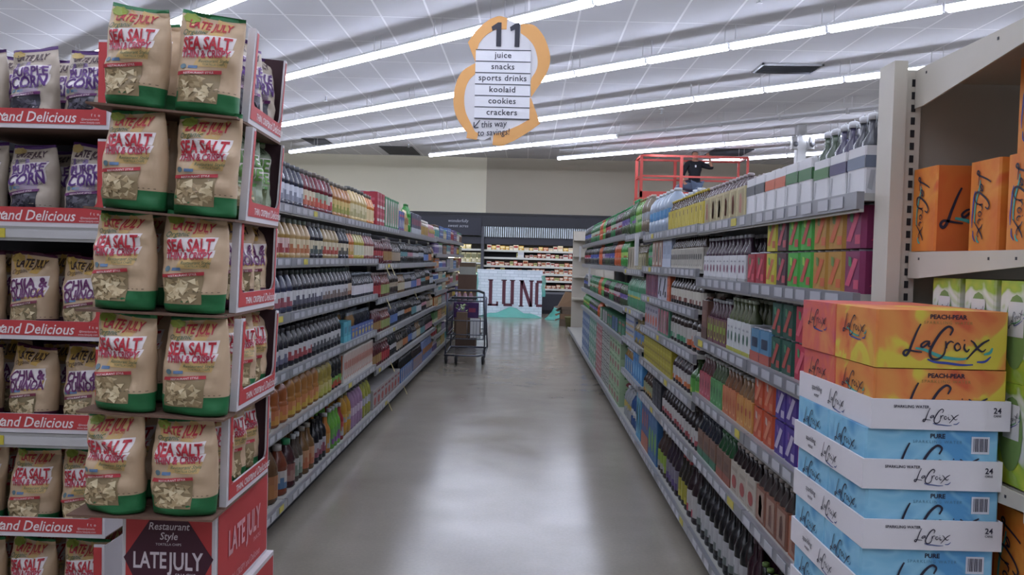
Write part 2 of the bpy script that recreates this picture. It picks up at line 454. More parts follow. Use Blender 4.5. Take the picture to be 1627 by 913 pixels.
for si, z in enumerate(SH_R):
    x = -1.16; n = 0
    while x < 1.34:
        w_ = rnd.choice([.10, .12, .14]); h_ = rnd.uniform(.08, .15)
        skip = (si == 1 and (x < -.40 or -.26 < x < -.1)) or (si in (4, 5) and x < .2) or (si == 3 and x > 2)
        if not skip:
            c = rnd.choice(PAL[:4] if si == 0 else PAL[2:] if si < 4 else PAL[4:])
            o = obj('chilled_package', chill_pack(c[0], c[1], w_, round(h_, 2)), None, (x + w_ / 2, 24.30, z + .0))
            tag(o, '%s small chilled package from the left, %s shelf of the far wall case' % (ORD[n], RN[si]), 'package', 'packages on the %s shelf of the far case' % RN[si]); n += 1
        x += w_ + .012
for si, (z, c) in enumerate([(1.78, ('e8d68e', 'f5f0da')), (1.40, ('cfc89c', '8b8a60')), (1.05, ('b9b58e', '6d6d52')), (.72, ('e3e3da', '8aa0a8'))]):
    for n in range(5):
        if si == 0 and n not in (1, 2): continue
        hh = .13 if si == 0 else .28
        o = obj('carton', chill_pack(c[0] if n % 2 else 'd8ce96', c[1], .15, hh), None, (-2.02 + n * .165, 24.32, z))
        tag(o, '%s pale carton from the left, left part of far wall case, %s shelf' % (ORD[n], RN[si]), 'carton', 'cartons in the left part of the far case')
o = obj('paper_notice', chill_pack('e6e8ea', 'cfd2d6', .17, .19, .012), None, (-.19, 24.19, 1.56)); tag(o, 'white paper notice standing on second shelf of the far wall case', 'notice')

# ---- white brick sign leaning against the case
bm_ = bpy.data.materials.new('white_brick_print'); bm_.use_nodes = True
nt = bm_.node_tree; bb = nt.nodes['Principled BSDF']
tc = nt.nodes.new('ShaderNodeTexCoord'); mp = nt.nodes.new('ShaderNodeMapping'); mp.inputs['Rotation'].default_value = (PI / 2, 0, 0)
br = nt.nodes.new('ShaderNodeTexBrick'); br.inputs['Scale'].default_value = 1.0
br.inputs['Color1'].default_value = (*lin((.86, .90, .93)), 1); br.inputs['Color2'].default_value = (*lin((.80, .85, .88)), 1); br.inputs['Mortar'].default_value = (*lin((.70, .76, .80)), 1)
br.inputs['Brick Width'].default_value = .22; br.inputs['Row Height'].default_value = .075; br.inputs['Mortar Size'].default_value = .006
nt.links.new(tc.outputs['Object'], mp.inputs[0]); nt.links.new(mp.outputs[0], br.inputs[0]); nt.links.new(br.outputs[0], bb.inputs['Base Color'])
bb.inputs['Roughness'].default_value = .5
sg = thing('leaning_sign', 'white brick-print board reading LUNC in dark red letters at the aisle end', 'sign', (-.45, 22.35, 0))
f = MB(); f.box(-.86, .86, 0, .04, .005, 1.235, bm_); obj('board', f, sg)
LR_ = M('5f2e3c', .5)
def slab(mb, rects, mat, y=-.003):
    for r in rects:
        mb.add([(r[0], y, r[2]), (r[1], y, r[2]), (r[1], y, r[3]), (r[0], y, r[3])], [(0, 1, 2, 3)], mat)
def U(x): return (x - 760) / 103 * 1.72 - .86
def V(y): return (503.5 - y) / 1350 * 22.35
zt, zb = V(445), V(487)
def lt(rects, polys=()):
    f = MB()
    for a, b, c, d in rects: slab(f, [(a, b, c, d)], LR_)
    for p in polys: f.add([(x, -.003, z) for x, z in p], [tuple(range(len(p)))], LR_)
    obj('letter', f, sg)
s1 = .026
x = U(779); lt([(x - s1, x + .12 + s1 - .04, zt - .03, zt), (x, x + .09, zb, zt), (x - s1, x + .25, zb, zb + .055), (x + .20, x + .25, zb, zb + .12)])
x = U(800); lt([(x - s1, x + .115, zt - .03, zt), (x, x + .09, zb + .05, zt), (x + .22, x + .31, zb + .05, zt), (x + .20, x + .335, zt - .03, zt), (x + .04, x + .27, zb, zb + .075)])
x = U(828); lt([(x - s1, x + .10, zt - .03, zt), (x, x + .075, zb, zt), (x - s1, x + .10, zb, zb + .03), (x + .26, x + .335, zb, zt), (x + .235, x + .36, zt - .03, zt)], [[(x, zt), (x + .09, zt), (x + .335, zb), (x + .245, zb)]])
x = U(852); lt([(x, x + .085, zb + .06, zt - .06), (x + .03, .86, zb, zb + .07), (x + .03, .86, zt - .07, zt)])
TEAL = M('5cc4b4', .35, alpha=.6)
def cloth(name, label, pts_fn, nu, nv, thick=.0, group=None):
    f = MB(); vs = [pts_fn(i / nu, j / nv) for j in range(nv + 1) for i in range(nu + 1)]
    f.add(vs, [(j * (nu + 1) + i, j * (nu + 1) + i + 1, (j + 1) * (nu + 1) + i + 1, (j + 1) * (nu + 1) + i) for j in range(nv) for i in range(nu)], TEAL, True)
    o = obj(name, f); tag(o, label, 'plastic wrap', group); return o
def heap(cx, cy, wx, wy, h, seed):
    r = random.Random(seed); ph = [r.uniform(0, 6) for _ in range(6)]
    def fn(u, v):
        x = (u - .5) * 2; y = (v - .5) * 2
        e = max(0, 1 - abs(x) ** 1.5) * max(0, 1 - y * y)
        z = h * e * (.62 + .25 * math.sin(x * 7 + ph[0] + y * 3) + .2 * math.sin(y * 9 + ph[1] + x * 5)) + .006
        return (cx + wx * x * (1 + .08 * math.sin(y * 5 + ph[2])), cy + wy * y * (1 + .1 * math.sin(x * 6 + ph[3])), z)
    return fn
cloth('plastic_wrap', 'teal plastic wrap bunched on the floor in front of the white sign', heap(-.42, 22.08, .79, .20, .27, 3), 34, 14)
cloth('plastic_wrap', 'teal plastic wrap heap on the floor right of the white sign', heap(.80, 21.75, .30, .28, .36, 5), 26, 14)
def drape(x0, y0, z0, z1, w_):
    def fn(u, v):
        return (x0 + (u - .5) * w_ + .012 * math.sin(v * 11), y0 + .012 * math.sin(u * 9 + v * 4), z0 + (z1 - z0) * v)
    return fn
cloth('plastic_wrap', 'teal plastic film hanging over the right edge of the white sign', drape(.44, 22.30, .55, 1.10, .10), 8, 10)
cloth('plastic_wrap', 'teal plastic film hanging over the left edge of the white sign', drape(-1.33, 22.30, .25, 1.15, .10), 8, 10)
# cardboard pile
CB = M('7c6148', .85, noise=.08, scale=6); CB2 = M('68584a', .85, noise=.08, scale=6); GRN = M('5c5a34', .7, noise=.05)
def open_box(mb, w_, d_, h_, mat, flap=.12, th=.008):
    mb.box(-w_ / 2, w_ / 2, -d_ / 2, d_ / 2, 0, th, mat)
    mb.box(-w_ / 2, w_ / 2, -d_ / 2, -d_ / 2 + th, th, h_, mat); mb.box(-w_ / 2, w_ / 2, d_ / 2 - th, d_ / 2, th, h_, mat)
    mb.box(-w_ / 2, -w_ / 2 + th, -d_ / 2 + th, d_ / 2 - th, th, h_, mat); mb.box(w_ / 2 - th, w_ / 2, -d_ / 2 + th, d_ / 2 - th, th, h_, mat)
    if flap:
        for s in (-1, 1):
            mb.add([(s * w_ / 2, -d_ / 2, h_), (s * w_ / 2, d_ / 2, h_), (s * (w_ / 2 + flap * .8), d_ / 2, h_ + flap * .5), (s * (w_ / 2 + flap * .8), -d_ / 2, h_ + flap * .5)], [(0, 1, 2, 3)], mat)
f = MB(); f.lathe([(.20, 0), (.24, .22), (.25, .24)], GRN, 4, a0=PI / 4); o = obj('crate', f, None, (1.06, 19.3, 0)); tag(o, 'olive green crate on the floor under flattened cardboard at aisle end', 'crate')
yy = 19.75; zz = 0
for i, (w_, d_, h_, m_, nm) in enumerate([(.55, .5, .16, CB2, 'bottom flattened box'), (.6, .5, .12, CB, 'second flattened box'), (.5, .5, .10, CB2, 'third flattened box'), (.62, .5, .07, CB2, 'uppermost flattened box')]):
    f = MB(); f.bbox(-w_ / 2, w_ / 2, -.2, .25, 0, h_, m_, .01); f.add([(-w_ / 2, -.2, h_), (-w_ / 2, .25, h_), (-w_ / 2 - .12, .2, h_ - .03), (-w_ / 2 - .1, -.18, h_ - .05)], [(0, 1, 2, 3)], m_)
    o = obj('cardboard_box', f, None, (1.06 + .03 * (i % 2), yy, zz), .08 * (i - 1)); zz += h_ + .001
    tag(o, 'brown %s in the cardboard pile right of the sign' % nm, 'box', 'cardboard pile at the aisle end')
f = MB(); f.prism([(-.22, -.18), (.22, -.18), (.22, .2), (-.22, .2)], 0, .001, CB)
v = [(-.30, -.2, 0), (.26, -.2, 0), (.26, .22, 0), (-.30, .22, 0), (-.14, -.12, .33), (.24, -.16, .30), (.24, .2, .30), (-.14, .14, .33)]
f = MB(); f.add(v, [(0, 3, 2, 1), (0, 1, 5, 4), (1, 2, 6, 5), (2, 3, 7, 6), (3, 0, 4, 7), (4, 5, 6, 7)], CB)
o = obj('cardboard_box', f, None, (1.04, yy, zz)); tag(o, 'large slanting brown carton on top of the cardboard pile', 'box', 'cardboard pile at the aisle end')

# ---- red work lift with kneeling worker
RED = M('bb453c', .5); LY = 20.6
lift = thing('scissor_lift', 'red scissor lift platform raised near the ceiling behind the shelves', 'lift', (0, LY, 0))
def lx(px): return (px - 838) / F * LY
def lz(py, px=1095): return CAMZ + (413 + .026 * (px - 838) - py) / F * LY
x0, x1 = lx(1014), lx(1184); zd = lz(316)
f = MB(); f.box(x0 - .05, x1 + .02, -.02, .95, zd - .14, zd, RED); f.box(x0 - .05, x0 + .15, -.03, 0, zd - .22, zd, RED); obj('platform', f, lift)
f = MB(); f.box(x0 - .03, x1, -.03, -.01, zd, zd + .15, RED); obj('toe_board', f, lift)
zt_ = lz(250); zm = lz(282)
for yb in (0, .9):
    for xx in (x0, lx(1077), x1 - .05):
        f = MB(); f.bar((xx, yb, zd), (xx, yb, zt_), .07 if xx != x1 - .05 else .05, .06, RED); obj('post', f, lift)
    f = MB(); f.bar((x0, yb, zt_), (x1 - .05, yb, zt_), .045, .05, RED); obj('top_rail', f, lift)
    f = MB(); f.bar((x0, yb, zm), (x1 - .05, yb, zm), .04, .045, RED); obj('mid_rail', f, lift)
for xx in (x0, x1 - .05):
    for z in (zt_, zm):
        f = MB(); f.bar((xx, 0, z), (xx, .9, z), .04, .045, RED); obj('end_rail', f, lift)
f = MB()
GR = M('4a4c52', .5)
n = 4; zz0 = .45; hh = (zd - .14 - zz0) / n
for k in range(n):
    for yb in (.15, .75):
        a, b = zz0 + k * hh, zz0 + (k + 1) * hh
        f.bar((x0 + .3, yb, a), (x1 - .4, yb, b), .06, .09, GR); f.bar((x0 + .3, yb + .05, b), (x1 - .4, yb + .05, a), .06, .09, GR)
obj('scissor_arms', f, lift)
f = MB(); f.bbox(x0, x1 - .1, .05, .85, .15, .45, RED, .03); obj('chassis', f, lift)
for xx in (x0 + .3, x1 - .5):
    for yb in (.08, .82):
        f = MB(); f.lathe([(.14, -.05), (.16, -.03), (.16, .03), (.14, .05)], M('202022', .8), 16)
        o = obj('wheel', f, lift, (xx, yb, .161)); o.rotation_euler = (PI / 2, 0, 0)

def skin_body(name, bones, mat, parent=None, sub=2, root=0):
    """bones: {key:(pos, radius, parentkey)}"""
    keys = list(bones); idx = {k: i for i, k in enumerate(keys)}
    me = bpy.data.meshes.new(name)
    me.from_pydata([bones[k][0] for k in keys], [(idx[k], idx[bones[k][2]]) for k in keys if bones[k][2]], [])
    o = bpy.data.objects.new(name, me); col.objects.link(o)
    md = o.modifiers.new('skin', 'SKIN'); md.use_smooth_shade = True
    o.modifiers.new('sub', 'SUBSURF').levels = sub
    lay = me.skin_vertices[0].data if me.skin_vertices else None
    if lay is None:
        bm = bmesh.new(); bm.from_mesh(me); bm.verts.layers.skin.verify(); bm.to_mesh(me); bm.free(); lay = me.skin_vertices[0].data
    for k in keys:
        r = bones[k][1]; lay[idx[k]].radius = r if isinstance(r, tuple) else (r, r); lay[idx[k]].use_root = (idx[k] == root)
    bpy.context.view_layer.update()
    dg = bpy.context.evaluated_depsgraph_get()
    m2 = bpy.data.meshes.new_from_object(o.evaluated_get(dg)); m2.name = name
    bpy.data.objects.remove(o)
    m2.materials.clear(); m2.materials.append(mat)
    for p in m2.polygons: p.use_smooth = True
    o = bpy.data.objects.new(name, m2); col.objects.link(o)
    if parent: o.parent = parent
    return o
SK = M('a9785f', .6); SHIRT = M('15171f', .9); JEAN = M('5c6c86', .85, noise=.1, scale=8); HAIR = M('2c2420', .8)
per = thing('person', 'person in dark shirt and blue jeans kneeling on the red lift, hands raised', 'person', (lx(1103), LY + .42, zd))
# pelvis height when kneeling back on the right leg; left knee forward (towards picture left)
B = {
 'pel': ((0, 0, .36), .15, None), 'w': ((.0, 0, .52), .13, 'pel'), 'ch': ((.0, 0, .74), (.19, .13), 'w'), 'nk0': ((0, 0, .90), .09, 'ch'), 'nk': ((-.0, -.01, .96), .055, 'nk0'),
 'hd': ((-.0, -.02, 1.04), .078, 'nk'), 'hd2': ((-.0, -.01, 1.12), .085, 'hd'), 'hd3': ((-.0, .0, 1.17), .06, 'hd2'),
 'ls': ((-.20, 0, .86), .062, 'nk0'), 'le': ((-.31, -.06, .60), .046, 'ls'), 'lw': ((-.30, -.26, .42), .03, 'le'),
 'rs': ((.20, 0, .86), .062, 'nk0'), 're': ((.42, -.05, .78), .046, 'rs'), 'rw': ((.33, -.10, 1.02), .03, 're'),
 'lh': ((-.10, -.04, .33), .10, 'pel'), 'lk': ((-.45, -.18, .30), .068, 'lh'), 'la': ((-.38, -.16, .05), .04, 'lk'), 'lt': ((-.52, -.22, .035), .032, 'la'),
 'rh': ((.10, 0, .32), .10, 'pel'), 'rk': ((.02, -.34, .10), .07, 'rh'), 'ra': ((.16, .05, .07), .045, 'rk'), 'rt': ((.24, .16, .04), .034, 'ra')}
skin_body('body', B, SK, per)
def shell(keys, grow, mat, name, extra=None):
    bb_ = {}
    for k in keys:
        p, r, pa = B[k]; g = grow
        bb_[k] = (p, tuple(q + g for q in r) if isinstance(r, tuple) else r + g, pa if pa in keys else None)
    if extra: bb_.update(extra)
    return skin_body(name, bb_, mat, per)
shell(['w', 'ch', 'nk0', 'ls', 'le', 'rs', 're'], .02, SHIRT, 'shirt', {'hem': ((0, 0, .42), .165, 'w'), 'cuffl': ((-.305, -.12, .54), .055, 'le'), 'cuffr': ((.40, -.06, .84), .055, 're')})
shell(['pel', 'lh', 'lk', 'la', 'rh', 'rk', 'ra'], .018, JEAN, 'jeans')
hb = {'a': ((0, .0, 1.19), .085, None), 'b': ((0, .04, 1.12), .088, 'a'), 'c': ((0, .04, 1.03), .05, 'b')}
skin_body('hair', hb, HAIR, per)
f = MB()
for s in (-1, 1):
    f.lathe([(.0, -.006), (.009, 0), (.0, .006)], M('1d1512', .5), 8, s * .03, -.095)
f.v = [(x, y, z + 1.10) for x, y, z in f.v]; obj('eyes', f, per)
f = MB(); f.add([(-.012, -.09, 1.06), (.012, -.09, 1.06), (0, -.125, 1.062), (0, -.09, 1.105)], [(0, 1, 2), (0, 2, 3), (1, 3, 2)], SK); f.box(-.024, .024, -.1, -.085, 1.025, 1.033, M('7a3f38', .6)); obj('nose_and_mouth', f, per)
for s, wk, dirv in ((-1, 'lw', Vector((.02, -.08, -.06))), (1, 'rw', Vector((-.05, -.02, .09)))):
    p = Vector(B[wk][0]); d = dirv.normalized(); side = d.cross(Vector((0, 1, 0))).normalized()
    hbn = {'w': (tuple(p), .026, None), 'p': (tuple(p + d * .05), (.038, .02), 'w')}
    for k in range(4):
        a = p + d * .085 + side * (k - 1.5) * .02
        hbn['a%d' % k] = (tuple(a), .0105, 'p'); b = a + d * (.035 - abs(k - 1.4) * .004) + Vector((0, -.012, 0))
        hbn['b%d' % k] = (tuple(b), .009, 'a%d' % k); hbn['c%d' % k] = (tuple(b + d * .02 + Vector((0, -.018, 0))), .008, 'b%d' % k)
    t1 = p + d * .03 - side * .045
    hbn['t1'] = (tuple(t1), .012, 'p'); hbn['t2'] = (tuple(t1 + d * .035 - side * .012), .010, 't1')
    skin_body('hand', hbn, SK, per, sub=1)
f = MB(); f.bbox(-.02, .02, -.13, -.12, .78, .84, M('b9bcc2', .5), .003); obj('shirt_badge', f, per)
f = MB(); f.bbox(-.14, .14, -.12, .12, 0, .22, M('1b1c20', .6), .02); f.tube([(-.1, 0, .22), (-.08, 0, .29), (.08, 0, .29), (.1, 0, .22)], .014, M('1b1c20', .6), 6)
f.box(-.05, .05, -.125, -.12, .10, .15, M('8d9096', .3, metal=.5))
tag(obj('tool_bag', f, None, (lx(1137), LY + .35, zd + .002)), 'black tool bag with loop handle beside the person on the red lift', 'bag')

# ---- stocking cart with goods
CARTM = M('5d6270', .35, metal=.6)
cxp, cyp = (745 - 838) / F * 12.4, 12.4
cart = thing('shopping_cart', 'grey wire stocking cart standing in the aisle by the left shelves', 'cart', (cxp, cyp, 0))
f = MB()
W2, D2 = .28, .46
f.tube([(-W2, -D2, .13), (W2 - .08, -D2, .13), (W2, -D2 + .1, .14), (W2, D2, .16), (-W2, D2, .16)], .014, CARTM, 6, True)
for s in (-1, 1):
    f.tube([(s * W2, -D2 + .08, .14), (s * (W2 - .01), -D2 + .12, .6), (s * (W2 - .02), -D2, 1.02)], .014, CARTM, 6)
    f.tube([(s * W2, D2, .16), (s * (W2 - .02), D2 - .05, .55), (s * (W2 - .06), D2 - .02, .95)], .012, CARTM, 6)
for k in range(5): f.tube([(-W2, -D2 + .15 + k * .18, .15), (W2, -D2 + .15 + k * .18, .15)], .006, CARTM, 5)
obj('frame', f, cart)
f = MB()
for zz in (.36, .42, .62, .9):
    f.tube([(-W2 + .02, -D2 + .06, zz), (W2 - .02, -D2 + .06, zz), (W2 - .03, D2 - .02, zz + .02), (-W2 + .03, D2 - .02, zz + .02)], .007 if zz != .9 else .011, CARTM, 5, True)
for k in range(12):
    xx = -W2 + .03 + k * (2 * W2 - .06) / 11
    f.tube([(xx, -D2 + .06, .36), (xx, D2, .38)], .003, CARTM, 4)
    if k > 5: f.tube([(xx, -D2 + .06, .36), (xx, -D2 + .06, .62)], .003, CARTM, 4)
    f.tube([(xx, D2 - .02, .38), (xx, D2 - .02, .92)], .003, CARTM, 4)
for k in range(10):
    yy2 = -D2 + .08 + k * .09
    for s in (-1, 1): f.tube([(s * (W2 - .02), yy2, .36), (s * (W2 - .02), yy2, .92)], .003, CARTM, 4)
obj('basket', f, cart)
f = MB(); f.tube([(-W2 + .02, -D2, 1.02), (-W2 + .1, -D2 - .03, 1.05), (W2 - .1, -D2 - .03, 1.05), (W2 - .02, -D2, 1.02)], .017, M('2b2d35', .5), 8); obj('handle', f, cart)
f = MB(); f.bbox(-.2, .16, -D2 - .015, -D2 + .035, .93, .96, M('2b2d35', .5), .01); obj('child_seat_flap', f, cart)
for sx, sy in ((-1, -1), (1, -1), (-.45, -1.06), (.92, .9)):
    wl = obj('wheel', (lambda q: (q.lathe([(.05, -.016), (.062, -.01), (.062, .01), (.05, .016)], M('1c1d20', .7), 16), q)[1])(MB()), cart, (sx * (W2 - .02), sy * D2 * .95, .064)); wl.rotation_euler = (0, PI / 2, 0)
    f = MB(); f.box(-.022, -.017, -.02, .02, -.005, .075, CARTM); f.box(.017, .022, -.02, .02, -.005, .075, CARTM); f.box(-.022, .022, -.02, .02, .07, .076, CARTM); q = obj('caster_fork', f, wl); q.rotation_euler = (0, -PI / 2, 0)
def cart_item(name, mb, loc, label, cat, rz=0): return tag(obj(name, mb, None, (cxp + loc[0], cyp + loc[1], loc[2]), rz), label, cat)
CBX = M('6b5645', .85, noise=.06)
f = MB(); f.bbox(-.075, .075, -.1, .1, 0, .36, CBX, .003); cart_item('cardboard_box', f, (-.06, -.27, .372), 'narrow brown carton upright in the stocking cart', 'box')
f = MB()
for k in range(40):
    a = rnd.uniform(0, 6.28); r = rnd.uniform(0, .08); z = rnd.uniform(0, .09)
    c = Vector((r * math.cos(a) * 1.2, r * math.sin(a), z)); d = Vector((math.cos(a), math.sin(a), .5)) * .04; s_ = Vector((-math.sin(a), math.cos(a), .2)) * .018
    f.add([c - s_, c + d * .5 - s_ * .4, c + d, c + s_], [(0, 1, 2, 3)], M(rnd.choice(['8ba06c', '9db384', '748c58']), .7))
cart_item('leafy_greens', f, (-.06, -.27, .745), 'pale green leafy bunch on the narrow carton in the cart', 'greens')
f = MB(); f.bbox(-.2, .16, -.08, .08, 0, .22, M('41245a', .4), .01); f.box(-.15, -.03, -.0815, -.08, .05, .16, M('6c4a8a', .4)); f.box(.02, .12, -.0815, -.08, .08, .14, M('8d3550', .4)); cart_item('juice_multipack', f, (.0, .02, .64), 'purple multipack resting high in the stocking cart', 'multipack')
f = MB(); f.box(-.21, .21, -.1, .1, 0, .02, M('55555c', .5)); f.box(-.19, .19, -.09, .09, .02, .235, CBX); cart_item('cardboard_tray', f, (.0, .02, .40), 'brown carton under the purple multipack in the cart', 'box')
for k in range(3):
    f = MB(); f.lathe([(.03, 0), (.032, .09), (.016, .14), (.016, .16)], M('b79a9e', .4), 10, mats=[M('b79a9e', .4), M('9a7480', .4), M('c9a23a', .4)])
    cart_item('small_bottle', f, (-.13 + k * .085, .02, .862), '%s of three yellow-capped bottles on the cart, from the left' % ORD[k], 'bottle')
f = MB(); f.bbox(-.07, .07, -.005, .005, 0, .28, M('c9ccd0', .5), .001); cart_item('paper_sheet', f, (.13, -.30, .37), 'white sheet standing at the right side inside the cart', 'paper')
# brown cartons stacked behind the cart
f = MB(); f.bbox(-.15, .15, -.15, .15, 0, .55, M('5b4538', .85, noise=.06), .004); tag(obj('cardboard_box', f, None, ((743 - 838) / F * 14.2 - .0, 14.3, .68)), 'tall brown carton on a stack behind the cart', 'box')
f = MB(); f.bbox(-.17, .17, -.17, .17, 0, .678, M('4d3d33', .85, noise=.06), .004); tag(obj('cardboard_box', f, None, ((743 - 838) / F * 14.2 - .0, 14.3, .0)), 'large dark brown carton on the floor behind the cart', 'box')
f = MB(); f.bbox(-.13, .13, -.13, .13, 0, .13, M('8d8f86', .6), .004); f.box(-.13, .13, -.13, .13, .13, .2, M('5c4b38', .7)); tag(obj('goods_box', f, None, ((743 - 838) / F * 14.2 - .0, 14.3, 1.232)), 'grey and brown goods box topping the stack behind the cart', 'box')

# ---- hanging aisle sign
SY = 8.0
sgn = thing('aisle_sign', 'hanging white and orange aisle sign numbered 11', 'sign', ((790 - 838) / F * SY, SY, CAMZ + (412 - 130) / F * SY))
def sp(px, py): return ((px - 393) / 3.97 / F * SY * 1.0, -(py - 477) / 3.97 / F * SY)
SO = M('e2a45c', .6); SW = M('d3d2d6', .6); SN = M('32333f', .6)
def ring(pts_out, pts_in, y0, y1, mat, nm):
    f = MB(); n = len(pts_out)
    o_ = [sp(*p) for p in pts_out]; i_ = [sp(*p) for p in pts_in]
    for a in range(n - 1):
        q = [o_[a], o_[a + 1], i_[a + 1], i_[a]]
        f.add([(x, y0, z) for x, z in q] + [(x, y1, z) for x, z in q], [(0, 1, 2, 3), (7, 6, 5, 4), (0, 4, 5, 1), (2, 6, 7, 3)], mat)
    obj(nm, f, sgn)
OUT = [(372,80),(418,90),(503,125),(585,130),(650,200),(688,300),(690,370),(660,450),(600,545),(578,580),(640,740),(560,800),(480,850),(405,885),(345,880),(330,835),(280,862),(245,850),(180,840),(185,800),(160,790),(110,700),(92,600),(100,520),(150,420),(225,372),(175,245),(230,165),(300,105)]
f = MB(); P_ = [sp(393 + (x - 393) * .975, 477 + (y - 477) * .985) for x, y in OUT]; n = len(P_)
f.add([(x, .004, z) for x, z in P_] + [(x, .012, z) for x, z in P_], [tuple(range(n))[::-1], tuple(range(n, 2 * n))] + [(i, (i + 1) % n, n + (i + 1) % n, n + i) for i in range(n)], SW)
obj('backing', f, sgn)
def cur(p): return [tuple(q) for q in catmull(p, 4)]
ring(cur([(503,125),(585,130),(650,200),(688,300),(690,370),(660,450),(600,545),(578,580)]), cur([(503,180),(548,212),(590,262),(612,330),(614,380),(602,420),(580,455),(574,480)]), 0, .01, SO, 'orange_band')
ring(cur([(418,90),(372,78),(335,88),(300,105),(230,165),(175,245)]) , cur([(415,160),(390,160),(355,164),(330,170),(280,205),(245,250)]), 0, .01, SO, 'orange_band')
ring([(175,245),(225,368)], [(245,250),(232,300)], 0, .01, SO, 'orange_band')
ring(cur([(225,372),(150,420),(110,490),(92,600),(110,700),(165,790)]), cur([(225,440),(190,478),(168,530),(160,600),(172,680),(215,765)]), 0, .01, SO, 'orange_band')
ring([(165,790),(185,805),(180,840),(245,850)], [(215,765),(225,785),(235,800),(255,810)], 0, .01, SO, 'orange_band')
ring([(578,580),(608,655),(640,740),(560,800),(480,850),(405,885),(345,880)], [(566,580),(566,655),(560,722),(510,752),(455,778),(400,800),(350,810)], 0, .01, SO, 'orange_band')
f = MB(); a = sp(226, 290); b = sp(572, 716); f.box(a[0], b[0], -.006, -.002, b[1], a[1], M('dfe0e6', .5)); obj('list_panel', f, sgn)
for k in range(7):
    z = sp(0, 290 + k * 71)[1]; f = MB(); f.box(a[0], b[0], -.009, -.0065, z - .004, z + .004, SN); obj('rule', f, sgn)
kk = .001493 * 1.0
for k, s_ in enumerate(['juice', 'snacks', 'sports drinks', 'koolaid', 'cookies', 'crackers']):
    f = MB(); x_, z_ = sp(398, 338 + 71 * k); f.flat(text(s_, .012, spacing=1.08), lambda x, z: (x, -.0085, z), SN, x_, z_ , .078); obj('lettering', f, sgn)
for cx_ in (355, 470):
    f = MB(); P_ = [sp(*p) for p in [(cx_ + 28, 118), (cx_ + 28, 268), (cx_ - 3, 268), (cx_ - 3, 160), (cx_ - 28, 172), (cx_ - 34, 146), (cx_ + 6, 118)]]
    f.add([(x, -.004, z) for x, z in P_], [tuple(range(len(P_)))], SN); obj('numeral', f, sgn)
for s_, px, py in (('this way', 350, 768), ('to savings!', 350, 820)):
    f = MB(); x_, z_ = sp(px, py); f.flat(text(s_, .005, .15, .85), lambda x, z: (x, -.004, z), SN, x_, z_, .085, 4); obj('lettering', f, sgn)
f = MB()
for s_ in (stroke([sp(262, 728), sp(245, 750), sp(228, 772)], .009, taper=False), stroke([sp(226, 740), sp(228, 774), sp(254, 772)], .009, taper=False)): f.flat(s_, lambda x, z: (x, -.004, z), SN)
obj('arrow', f, sgn)
f = MB(); top = sp(0, 80)[1]; ceil_l = CEIL - (CAMZ + (412 - 130) / F * SY)
for xx in (-.12, .2): f.tube([(xx, .006, top - .15), (xx, .006, ceil_l)], .0015, M('9a9ca2', .4), 4)
obj('hanging_wire', f, sgn)

# ================================================================== SNACK BAGS AND DISPLAYS AT LEFT
def bag_front(w, h, t, seed):
    r = random.Random(seed); ph = [r.uniform(0, 6.28) for _ in range(8)]; am = [r.uniform(.6, 1.3) for _ in range(4)]
    tw = r.uniform(-.35, .35)
    def prof(v):
        ks = [(0, .72), (.05, .92), (.25, 1.0), (.5, .93), (.7, .74), (.85, .42), (.93, .12), (1.0, .05)]
        for (a, fa), (b, fb) in zip(ks, ks[1:]):
            if v <= b:
                s = (v - a) / (b - a); return fa + (fb - fa) * s
        return .05
    def half(v):
        return w / 2 * (.95 + .05 * math.sin(v * 4 + ph[0]) + (.0 if v < .8 else -.06 * (v - .8) / .2))
    def wr(x, v, side):
        q = .0045 * am[0] * math.sin(x * 34 + v * 9 + ph[1 + side]) + .009 * am[1] * (.5 - abs(math.sin(x * 17 + v * 8 * (1 if tw > 0 else -1) + ph[7]))) * min(1, v * 2) + .003 * am[1] * math.sin(v * 21 - x * 30 + ph[3]) + .0022 * am[2] * math.sin(v * 37 + x * 70 + ph[4])
        q += .009 * am[3] * max(0, v - .6) * math.sin(x * 60 + ph[5] + v * 8)
        return q
    def front(x, z):
        v = min(1, max(0, z / h)); W = half(v)
        e = max(0, 1 - min(1, abs(x / W)) ** 3.4) ** .55
        return -(t / 2 * prof(v)) * e - wr(x, v, 0) * min(1, e * 1.5) + tw * .03 * max(0, v - .8)
    def zt(x, v):   # sagging, uneven top edge
        return h * v + (.010 * math.sin(x * 18 + ph[6]) + .05 * x * tw) * max(0, v - .75) * 4
    return front, half, prof, wr, zt
KR = M('c2a685', .5, noise=.05, scale=12)
KR2 = M('b8ab9a', .5, noise=.05, scale=12)
CHIPS = [M(c, .6) for c in ('c2ab82', 'b39a70', 'cdb98f', 'a58d66', 'd4c29a')]
DCH = [M(c, .5) for c in ('3a3844', '4a4654', '2c2b36', '565262')]
